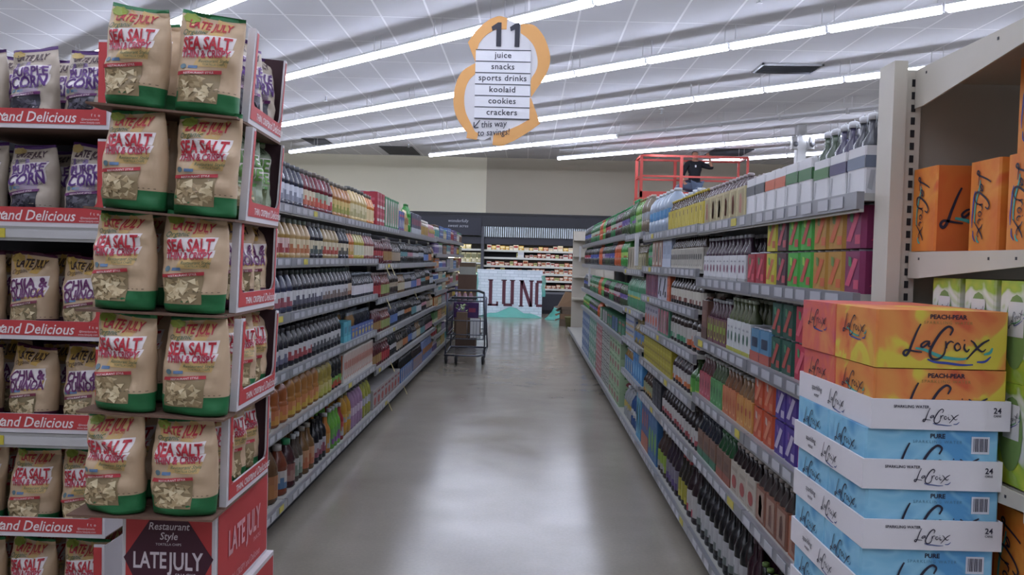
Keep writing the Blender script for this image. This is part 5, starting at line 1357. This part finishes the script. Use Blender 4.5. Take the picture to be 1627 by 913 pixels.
run(R, 2, 5.31, 5.42, 'orange upright drink box', X_(.10, .2, .17, 'b0502c', 'lines', 'b8603c', '9a4426'), 1)
run(R, 2, 5.43, 5.80, 'white box with black hand drawing', X_(.17, .2, .17, 'a0a0ac', 'diag', '2c2c38', '8a8a98'), 1)
run(R, 2, 5.81, 6.38, 'purple and red drink box', X_(.14, .2, .17, '5a3450', 'panel', '7a3a4c', '3c3454'), 1)
run(R, 3, 4.36, 4.76, 'wide brown jar with red white label', B_('jar', '241a18', '9f9c98', '3f3430', .06, .19, 'a0502f', ('sauce_jar', 'jar')), 2)
run(R, 3, 4.77, 5.30, 'dark jar with white label', B_('jar', '2a1c1a', '9a9892', '2c2a2c', .055, .18, '3c7a58', ('sauce_jar', 'jar')), 2)
run(R, 3, 5.31, 5.75, 'green and pink drink box', X_(.12, .2, .18, '3c7058', 'panel', 'a85c6c', '8fa098'), 1)
run(R, 3, 5.76, 6.38, 'white and orange drink box', X_(.13, .2, .17, '8f8c98', 'blob', 'b05030', '5c5c70'), 1)
run(R, 4, 4.36, 4.62, 'green drink bottle', B_('slim', '356a2a', '4a8a38', '37602c', .06, .20, '8aa040'), 2)
run(R, 4, 4.63, 5.16, 'dark bottle with white orange label', B_('slim', '2a1e26', '9c9a98', '3a3236', .045, .20, 'a85c34'), 3)
run(R, 4, 5.18, 6.38, 'yellow drink box', X_(.11, .2, .17, '968a22', 'lines', 'a89c30', '7a6a1c', ('drink_carton', 'carton')), 1)
run(R, 5, 4.36, 5.5, 'dark bottle with white berry label', B_('slim', '1f181c', 'a5a3a0', '3a3236', .042, .21, '8a3c40'), 3)
run(R, 5, 5.52, 5.9, 'black drink box', X_(.12, .2, .17, '23242c', 'lines', '3c3e48', '30323c'), 1)
run(R, 5, 5.92, 6.38, 'brown and tan bottle with label', B_('slim', '3c2c24', '7c8468', '4a4a44', .042, .19, '9a7a3c'), 3)
run(R, 6, 4.36, 4.62, 'white red floor level bottle', B_('slim', '2a1c22', 'a5a3a0', '77808a', .052, .30, 'a02c3c'), 2)
run(R, 6, 4.63, 4.90, 'dark bottle with yellow label and red cap', B_('slim', '24201c', '8f8a2c', '9a2c34', .052, .28, 'a8a03c'), 2)
run(R, 6, 4.91, 5.30, 'dark purple bottle with grey label', B_('slim', '2a1f2c', '6f6a78', 'a8a8a8', .05, .30, '4a3a6a'), 2)
run(R, 6, 5.31, 5.62, 'white capped bottle with lime label', B_('slim', '3a2c28', '7f9a34', 'b0b0ac', .05, .29), 2)
run(R, 6, 5.63, 6.02, 'blue and lime drink pack', X_(.13, .2, .36, '2c5a8a', 'blob', '5f9a34', '3c6a9a'), 1)
run(R, 6, 6.03, 6.38, 'orange and blue drink pack', X_(.12, .2, .36, '3a4c80', 'half', 'a85c44', '8a4a54'), 1)
# ----- RIGHT, third group (6.4-7.6), 6 shelves
run(R, 0, 6.42, 6.80, 'grey topped bottle with pale label', B_('soda', '6f6454', '8a8f94', 'a89a8c', .055, .29), 2)
run(R, 0, 6.81, 7.18, 'lime soda bottle with white label', B_('soda', '5c8a34', '9ab07c', '7a6a3c', .055, .29, '4a8a3c'), 2)
run(R, 0, 7.19, 7.58, 'green capped soda bottle with dark label', B_('soda', '3a5a34', '3f8a44', '2c8a50', .055, .31, '7a5aa0'), 2)
run(R, 1, 6.42, 6.95, 'olive and cream bottle pack', C_('8a8458', 'panel', 'a8a080', '5a5638', .13, '4a3c20', '6a6448', .20), 1)
run(R, 1, 6.96, 7.58, 'cream box with dark bottle drawing', X_(.14, .2, .19, 'a89f88', 'panel', '8a806a', '5a4c3c'), 1)
run(R, 2, 6.42, 7.58, 'large green soda bottle with yellow label', B_('soda', '4a8060', '5f9a84', '8aa096', .055, .27, 'a89a3c'), 2)
run(R, 3, 6.42, 7.0, 'gold capped blue label bottle', B_('slim', '7a6a44', '4c6a94', 'a89858', .045, .2, '9a8034'), 2)
run(R, 3, 7.01, 7.58, 'tall white blue striped drink pack', X_(.12, .2, .20, '8f94a0', 'lines', '3c5490', 'a88a3c'), 1)
run(R, 4, 6.42, 7.0, 'bright blue drink pack', X_(.13, .2, .21, '3a7ab0', 'blob', '6aa0c8', '2a5a90'), 1)
run(R, 4, 7.01, 7.58, 'amber and blue bottle pack', C_('3c6a9a', 'panel', '6a90b0', 'a87c34', .12, '8a6a38', '9aa0a8', .19), 1)
run(R, 5, 6.42, 6.70, 'tall sky blue drink pack', X_(.13, .2, .36, '3f84a8', 'panel', '5a9cb8', '8ab0c0'), 1)
run(R, 5, 6.71, 7.1, 'blue white sport bottle', B_('soda', '2c4a80', 'a8acb0', 'a8acb0', .055, .28), 2)
run(R, 5, 7.11, 7.58, 'clear floor bottle with gold label', B_('soda', '8a8f94', 'a89448', 'a8acb0', .055, .27), 2)
# ----- RIGHT, far group (7.6-13.4), 5 shelves
FARB = [('purple label soda bottle', '3a4a30', '5c4a8a', '2c8a50', '8a80a0'), ('lime label soda bottle', '3f8a3c', '8ab04c', '3a9a44', '9a5a34'), ('berry label soda bottle', '3a2a2c', 'a89aa0', '2c7a48', '9a3a44'), ('orange soda bottle', 'b0502a', 'c8582c', 'c05a30', 'b04020'), ('green soda bottle with pale label', '2c6a40', '9aa890', '3c8a54', '8a3030'), ('blue label soda bottle', '2c3038', '3c4890', 'a8a8b0', '7a88b0'), ('red label soda bottle', '2a1c1c', '9a2c38', '2c7a48', 'b0a0a0')]
for si in range(4):
    segs = [(7.62, 8.2, 0), (8.22, 8.8, 2), (8.82, 9.3, 4), (9.32, 9.9, 6), (9.92, 10.3, 1), (10.32, 10.72, 3), (10.77, 12.1, 4), (12.12, 13.38, 5)]
    for a, b, q in segs:
        q = (q + si) % 7 if q != 3 and si % 2 else q
        nm_, c1, c2, cp, ac = FARB[q]
        if si == 3 and b < 10.5:
            run(R, si, a, b, 'dark green wrapped soda pack', X_(.27, .26, .15, '1f5c3c', 'blob', '3c7a58', 'a83c40'), 1) if q == 0 or a < 7.7 else run(R, si, a, b, 'green wrapped soda pack with %s patch' % nm_.split()[0], X_(.27, .26, .15, '27583c', 'panel', c2, '1f5c3c'), 1)
        else:
            run(R, si, a, b, nm_ + (' second lot' if False else ''), B_('soda', c1, c2, cp, .052, [.26, .25, .22, .18][si], ac), 1)
LG = X_(.27, .30, .15, '8fa884', 'blob', '8a4a4c', '4f7a50', ('soda_case', 'soda case'))
run(R, 4, 7.95, 8.95, 'pale green soda case', LG, 1, 4)
run(R, 4, 8.97, 9.9, 'black and white soda case', X_(.27, .30, .15, '9a9c98', 'lines', '2c3034', '6a7a70', ('soda_case', 'soda case')), 1, 4)
run(R, 4, 9.92, 10.7, 'red and white soda case', X_(.25, .30, .15, 'a86a6c', 'lines', 'b0a8a4', '8f2c38', ('soda_case', 'soda case')), 1, 4)
run(R, 4, 10.72, 11.9, 'mint soda case', X_(.27, .30, .15, '6f9a88', 'blob', 'b0b8b0', '3c7a5c', ('soda_case', 'soda case')), 1, 4)
run(R, 4, 11.92, 13.36, 'blue soda case', X_(.27, .30, .15, '5a74a0', 'blob', 'b0b8c0', '2c4a80', ('soda_case', 'soda case')), 1, 4)
# hanging paper flags
for x, y, z, nm in ((.86, 6.42, 1.60, 'at the water jugs'), (.86, 13.3, 1.62, 'at the far end, upper'), (.86, 11.2, 1.30, 'at the far end, lower')):
    f = MB(); f.bbox(-.012, .012, -.03, .03, -.12, .12, M('b8b8b8', .6), .001); tag(obj('shelf_flag', f, None, (x - .04, y, z)), 'white paper flag hanging on the right shelves ' + nm, 'shelf flag')
for y, zz, nm in ((7.6, 1.417, 'second shelf'), (7.9, 1.417, 'second shelf, farther one'), (7.7, 1.114, 'third shelf'), (9.6, 1.114, 'third shelf, farther one'), (8.0, .50, 'fifth shelf'), (7.9, .14, 'bottom shelf'), (8.9, .14, 'bottom shelf, farther one')):
    f = MB(); f.add([(-1.272, y, zz + .0), (-1.272, y + .03, zz), (-1.235, y + .05, zz - .09), (-1.235, y + .02, zz - .09)], [(0, 1, 2, 3)], M('b8a86a', .5)); f.add([(-1.274, y, zz + .0), (-1.274, y + .03, zz), (-1.237, y + .05, zz - .09), (-1.237, y + .02, zz - .09)], [(3, 2, 1, 0)], M('b8a86a', .5)); tag(obj('shelf_flag', f), 'pale yellow price flag sticking out from left run, ' + nm, 'shelf flag')
dups = [k for k, v in LABELS.items() if v > 1]
print('DUPLABELS', len(dups), dups[:8]); print('PRODUCTS', sum(LABELS.values())); print('LONG', [k for k in LABELS if len(k.split()) > 16][:5])

_c = {}
for o in col.objects:
    if o.parent is None and o.type in ('MESH', 'EMPTY'): _c[o.name.split('.')[0]] = _c.get(o.name.split('.')[0], 0) + 1
print('COUNTS', sorted(_c.items(), key=lambda q: -q[1])[:14])

# ================================================================== RIGHT END RACK AND WATER STACK
def noise_mix(name, stops, scale, seed, rough=.5, dist=1.2):
    m = bpy.data.materials.new(name); m.use_nodes = True
    nt = m.node_tree; b = nt.nodes['Principled BSDF']; L_ = nt.links.new
    tc = nt.nodes.new('ShaderNodeTexCoord'); mp = nt.nodes.new('ShaderNodeMapping'); mp.inputs['Location'].default_value = (seed, seed * 2, seed * .5)
    n = nt.nodes.new('ShaderNodeTexNoise'); n.inputs['Scale'].default_value = scale; n.inputs['Detail'].default_value = 2.5; n.inputs['Distortion'].default_value = dist
    r = nt.nodes.new('ShaderNodeValToRGB'); r.color_ramp.interpolation = 'LINEAR'
    while len(r.color_ramp.elements) < len(stops): r.color_ramp.elements.new(.5)
    for e_, (p, c) in zip(r.color_ramp.elements, stops):
        e_.position = p; e_.color = (*lin(tuple(int(c[i:i + 2], 16) / 255 for i in (0, 2, 4))), 1)
    L_(tc.outputs['Object'], mp.inputs[0]); L_(mp.outputs[0], n.inputs['Vector']); L_(n.outputs['Fac'], r.inputs[0]); L_(r.outputs[0], b.inputs['Base Color'])
    b.inputs['Roughness'].default_value = rough
    return m
PEACH = noise_mix('peach_print', [(.30, 'c8b43c'), (.46, 'c9b840'), (.50, 'd08a44'), (.60, 'cf7c40'), (.68, 'c45a34')], 6.5, 2)
BLUE = noise_mix('blue_print', [(.3, '5f9fc4'), (.45, '74b0d0'), (.55, '86bcd6'), (.68, '4f90c0')], 7, 5)
ORG = noise_mix('orange_print', [(.3, 'c8672a'), (.45, 'd07c30'), (.55, 'd48a3a'), (.7, 'c4502a')], 6, 1)
ORG2 = noise_mix('orange_front', [(.3, 'c05424'), (.5, 'c4602a'), (.7, 'cc7a34')], 4, 3)
SALM = noise_mix('salmon_print', [(.3, 'd08a50'), (.5, 'c8604c'), (.7, 'b8506a')], 7, 7)
LIME = noise_mix('lime_print', [(.35, 'b4bc3c'), (.46, '8fae38'), (.54, 'c8ccc0'), (.66, 'd0d2d0'), (.72, '74a040')], 8, 4)
INK = M('262338', .5); TEA = M('3f9c92', .5); BLU = M('34449a', .5); WH = M('d2cfd4', .55, noise=.02)
PW, PD, PH = .266, .203, .121
def pack(mb, w, d, h, mat, side_mat=None):
    b = .004
    mb.bbox(-w / 2, w / 2, -d / 2, d / 2, 0, h, side_mat or mat, b)
    e = .0006
    mb.add([(-w / 2 + b, -d / 2 - e, 0), (w / 2 - b, -d / 2 - e, 0), (w / 2 - b, -d / 2 - e, h), (-w / 2 + b, -d / 2 - e, h)], [(0, 1, 2, 3)], mat)
def pack_art(w, d, h, flavour, c1, c2, sub, bar=True, front=True):
    f = MB(); y_ = -d / 2 - .0015
    fr = lambda x, z, k=0.0: (x, y_ - k, z + h / 2)
    if front:
        logo(f, fr, w * .66, INK, c1, c2, 0, .01, -.002)
        f.flat(text(flavour, .03), lambda x, z: (x, y_, z), INK, .01, h * .86, .013); f.flat(text('SPARKLING WATER', .0, spacing=1.3), lambda x, z: (x, y_, z), sub, .01, h * .77, .009)
        if bar:
            bx_ = w * .36
            f.add([(bx_ - .018, y_, h * .60), (bx_ + .018, y_, h * .60), (bx_ + .018, y_, h * .90), (bx_ - .018, y_, h * .90)], [(0, 1, 2, 3)], M('c9ccd8', .5))
            for k in range(9): f.add([(bx_ - .014 + k * .0032, y_ - .0006, h * .64), (bx_ - .014 + k * .0032 + (.002 if k % 3 else .0012), y_ - .0006, h * .64), (bx_ - .014 + k * .0032 + (.002 if k % 3 else .0012), y_ - .0006, h * .87), (bx_ - .014 + k * .0032, y_ - .0006, h * .87)], [(0, 1, 2, 3)], INK)
    x_ = -w / 2 - .0015
    sd = lambda x, z, k=0.0: (x_ - k, -x, z + h / 2)
    logo(f, sd, d * .55, INK, c1, c2, 0, -.0, .022)
    return f.mesh('printed_logo')
def tray_mesh(w, d, h):
    f = MB(); t = .004
    f.box(-w / 2, w / 2, -d / 2, d / 2, 0, t, WH); f.box(-w / 2, w / 2, -d / 2, -d / 2 + t, t, h, WH); f.box(-w / 2, w / 2, d / 2 - t, d / 2, t, h, WH)
    f.box(-w / 2, -w / 2 + t, -d / 2 + t, d / 2 - t, t, h, WH); f.box(w / 2 - t, w / 2, -d / 2 + t, d / 2 - t, t, h, WH)
    g = MB(); y_ = -d / 2 - .001
    logo(g, lambda x, z, k=0.0: (x, y_ - k, z + h / 2), w * .26, INK, None, M('4a5a94', .5), 0, .0, 0)
    for dx, s_, k_, dz in ((.112, '24', .016, .60), (.112, 'CANS', .006, .48), (-.06, 'SPARKLING WATER', .008, .72)):
        g.flat(text(s_, .02), lambda x, z: (x, y_, z), INK, dx, dz * h, k_)
    x_ = -w / 2 - .001
    logo(g, lambda x, z, k=0.0: (x_ - k, -x, z + h / 2), d * .22, INK, None, M('4a5a94', .5), 0, .03, 0)
    g.flat(text('sparkling', .0, .2), lambda x, z: (x_, -x, z), INK, -.09, h * .5, .018); g.flat(text('water', .0), lambda x, z: (x_, -x, z), INK, -.09, h * .25, .014)
    return f.mesh('tray'), g.mesh('printed_logo')
TM, TG = tray_mesh(PW + .012, 2 * PD + .014, .060)
def body_mesh(mat, side): 
    f = MB(); pack(f, PW, PD, PH, mat, side); return f.mesh('pack')
PB = {'p': body_mesh(PEACH, PEACH), 's': body_mesh(PEACH, SALM), 'b': body_mesh(BLUE, BLUE)}
PA = {'p': pack_art(PW, PD, PH, 'PEACH-PEAR', TEA, BLU, M('8a7a3c', .5), False), 'b': pack_art(PW, PD, PH, 'PURE', M('3f7fae', .5), None, M('4a7a98', .5)), 's': pack_art(PW, PD, PH, '', None, BLU, INK, False, False)}
SX, SYF = .692 + PW / 2, 1.70
base = thing('wooden_pallet', 'low wooden pallet under the sparkling water stack', 'pallet', (SX, SYF + .2, 0))
for k in range(5):
    f = MB(); f.box(-.16, .16, -.22 + k * .095, -.22 + k * .095 + .07, .045, .063, CB); obj('slat', f, base)
for s in (-.13, 0, .10):
    f = MB(); f.box(s, s + .035, -.22, .23, 0, .045, CB); obj('runner', f, base)
top_z = 1.425
zc = top_z; lev = 0
CN = ['top', 'second', 'third', 'fourth', 'fifth', 'sixth', 'seventh', 'eighth', 'ninth', 'tenth', 'eleventh']
while zc - PH > .06 and lev < 11:
    z = zc - PH
    hx = (lev % 2) * .004 - .002 + (-.006 if lev > 1 else 0)
    k = 'p' if lev < 2 else 'b'; nm = 'orange and yellow' if lev < 2 else 'light blue'
    ofs = 0.0045 if lev else 0.001
    yaw = math.radians([2.2, 1.2, 0.6, 1.0, .3, 1.1, .2, .8, .3, .9, .5][lev])
    Rz = Matrix.Rotation(yaw, 4, 'Z')
    def P3(dx, dy, dz):
        q = Rz @ Vector((dx, dy, dz)); return (SX + hx + q.x, SYF + PD + .005 + q.y, z + q.z)
    if lev:
        o = obj('cardboard_tray', TM, None, P3(0, 0, 0), yaw); tag(o, 'white cardboard tray around the %s layer of the sparkling water stack' % CN[lev], 'tray', 'trays in the water stack'); obj('printed_logo', TG, o)
    for r, (dy, wn) in enumerate(((-PD / 2 - .0006, 'front'), (PD / 2 + .0006, 'rear'))):
        kk = k if not (k == 'p' and r) else 's'
        o = obj('sparkling_water_pack', PB[kk], None, P3(0, dy, ofs), yaw); tag(o, '%s %s sparkling water pack, %s layer of the stack' % (wn, nm, CN[lev]), 'drink pack', 'packs in the water stack')
        o.scale = (1, 1, (PH - .0055) / PH)
        obj('printed_logo', PA[kk], o)
    zc -= PH; lev += 1

# end rack
rk = thing('end_display_rack', 'beige metal end rack with slotted upright and tapered brackets at right', 'shelving', (0, 0, 0))
BE = M('b9b3a6', .45, noise=.02); BE2 = M('a39e93', .5)
UX = .945
f = MB(); f.box(UX - .043, UX - .01, 2.15, 2.24, 0, 2.02, BE); obj('end_post', f, rk)
f = MB(); f.box(UX - .008, UX + .03, 2.16, 2.2, 0, 2.0, BE)
for k in range(60):
    z = .1 + k * .0315
    f.box(UX + .006, UX + .016, 2.1585, 2.1602, z, z + .018, M('1d1c20', .8))
obj('slotted_upright', f, rk)
f = MB(); f.box(UX + .03, 2.1, 2.19, 2.21, 0, 2.0, BE2); obj('back_panel', f, rk)
def bracket(z, h0, h1, x, y0=2.155, y1=1.62):
    f = MB(); v = [(x, y0, z), (x, y1, z), (x, y1, z - h1), (x, y0 - .05, z - h0), (x, y0, z - h0)]
    v2 = [(a + .004, b, c) for a, b, c in v]; n_ = 5
    f.add(v + v2, [(0, 1, 2, 3, 4), (9, 8, 7, 6, 5)] + [(i, (i + 1) % n_, n_ + (i + 1) % n_, n_ + i) for i in range(n_)], BE)
    for yy in (y1 + .06, y0 - .06, y1 + .16): f.box(x - .0008, x, yy, yy + .006, z - .02, z - .014, M('33323a', .6))
    return f
for z, h0, h1 in ((1.998, .095, .04), (1.545, .065, .03), (1.075, .065, .03), (.55, .065, .03)):
    s_ = MB(); s_.box(UX + .03, 2.1, 1.60, 2.185, z - .025, z - .003, BE2); s_.box(UX - .0, 2.1, 1.585, 1.60, z - .045, z, BE); s_.box(UX - .0, 2.1, 1.575, 1.585, z - .038, z - .012, BE)
    q = obj('shelf', s_, rk); obj('bracket', bracket(z, h0, h1, UX + .012), q)
def rack_pack(x, y, z, w, d, h, front, side, c1, c2, label, mode, group):
    f = MB(); pack(f, w, d, h, front, side)
    o = obj('sparkling_water_pack', f, None, (x + w / 2, y + d / 2, z)); tag(o, label, 'drink pack', group)
    g = MB()
    if mode == 'big':
        logo(g, lambda a, b, k=0.0: (a, -d / 2 - .0015 - k, b + h / 2), .25, INK, c1, c2, 0, .004, -.0)
    elif mode == 'can':
        P_ = [(.0 + .040 * math.cos(a * PI / 8), .0 + .075 * math.sin(a * PI / 8)) for a in range(16)]
        gr = M('6f8f4a', .5); wt = M('c9c8c6', .5)
        for fn in (lambda a, b: (-w / 2 - .001, -a, b + h / 2), lambda a, b: (a - w / 2 + .06, -d / 2 - .0015, b + h / 2)):
            g.add([fn(*p) for p in P_], [tuple(range(16))], gr)
            g.flat(([(-.028, -.01), (.028, -.01), (.028, .06), (-.028, .06)], [(0, 1, 2, 3)]), lambda a, b, fn=fn: tuple(Vector(fn(a, b)) + Vector((-.0006, -.0006, 0))), wt)
        logo(g, lambda a, b, k=0.0: (-w / 2 - .0022 - k, -a, b + h / 2 + .03), .06, INK, c1, c2, 30, 0, 0)
        logo(g, lambda a, b, k=0.0: (a - w / 2 + .06, -d / 2 - .0028 - k, b + h / 2 + .03), .07, INK, c1, c2, 30, 0, 0)
        g.flat(text('12', .02), lambda a, b: (a - w / 2 + .13, -d / 2 - .0022, b + .02), M('c0405a', .5), 0, 0, .03)
    logo_side = mode != 'can'
    if logo_side: logo(g, lambda a, b, k=0.0: (-w / 2 - .0015 - k, -a, b + h / 2), h * .78, INK, c1, c2, -90, 0, 0)
    obj('printed_logo', g, o)
OG = 'orange packs on the right end rack'
rack_pack(.962, 2.032, 1.5465, .266, .123, .203, ORG2, ORG, TEA, None, 'orange sparkling water pack deepest on upper rack shelf, against the back panel', 'big', OG)
rack_pack(1.015, 1.86, 1.5465, .266, .123, .203, ORG, ORG, TEA, BLU, 'orange sparkling water pack in the middle of the upper rack shelf', 'side', OG)
rack_pack(1.02, 1.715, 1.5465, .266, .123, .203, ORG, ORG, TEA, BLU, 'nearest lower orange sparkling water pack on the upper rack shelf', 'side', OG)
rack_pack(1.035, 1.715, 1.7505, .266, .123, .203, ORG, ORG, TEA, BLU, 'orange sparkling water pack stacked on top of the nearest orange one', 'side', OG)
LGp = 'lime packs on the right end rack'
for lv in range(2):
    for k, (y, nm) in enumerate(((1.93, 'rear'), (1.785, 'middle'), (1.645, 'front'))):
        rack_pack(.972 + .002 * k, y, 1.0765 + lv * .204, .266, .123, .203, LIME, LIME, M('3f9a5a', .5), BLU, 'white and lime sparkling water pack, %s one of the %s layer on middle rack shelf' % (nm, 'upper' if lv else 'lower'), 'can', LGp)
rack_pack(1.03, 1.70, 1.9995, .266, .123, .203, noise_mix('lemon_print', [(.35, 'c2c04a'), (.5, 'a9c060'), (.65, 'd0ce90')], 7, 9), LIME, TEA, BLU, 'pale yellow sparkling water pack on the topmost rack shelf', 'big', 'top packs')
for lv in range(2):
    for k in range(3):
        rack_pack(.975 + .01 * k, 1.66 + (2 - k) * .135, .5515 + lv * .236, .30, .125, .235, ORG2, ORG, TEA, None, 'tall orange sparkling water pack below the lime ones, %s, %s layer' % (('rear', 'middle', 'front')[k], 'upper' if lv else 'lower'), 'big', OG)
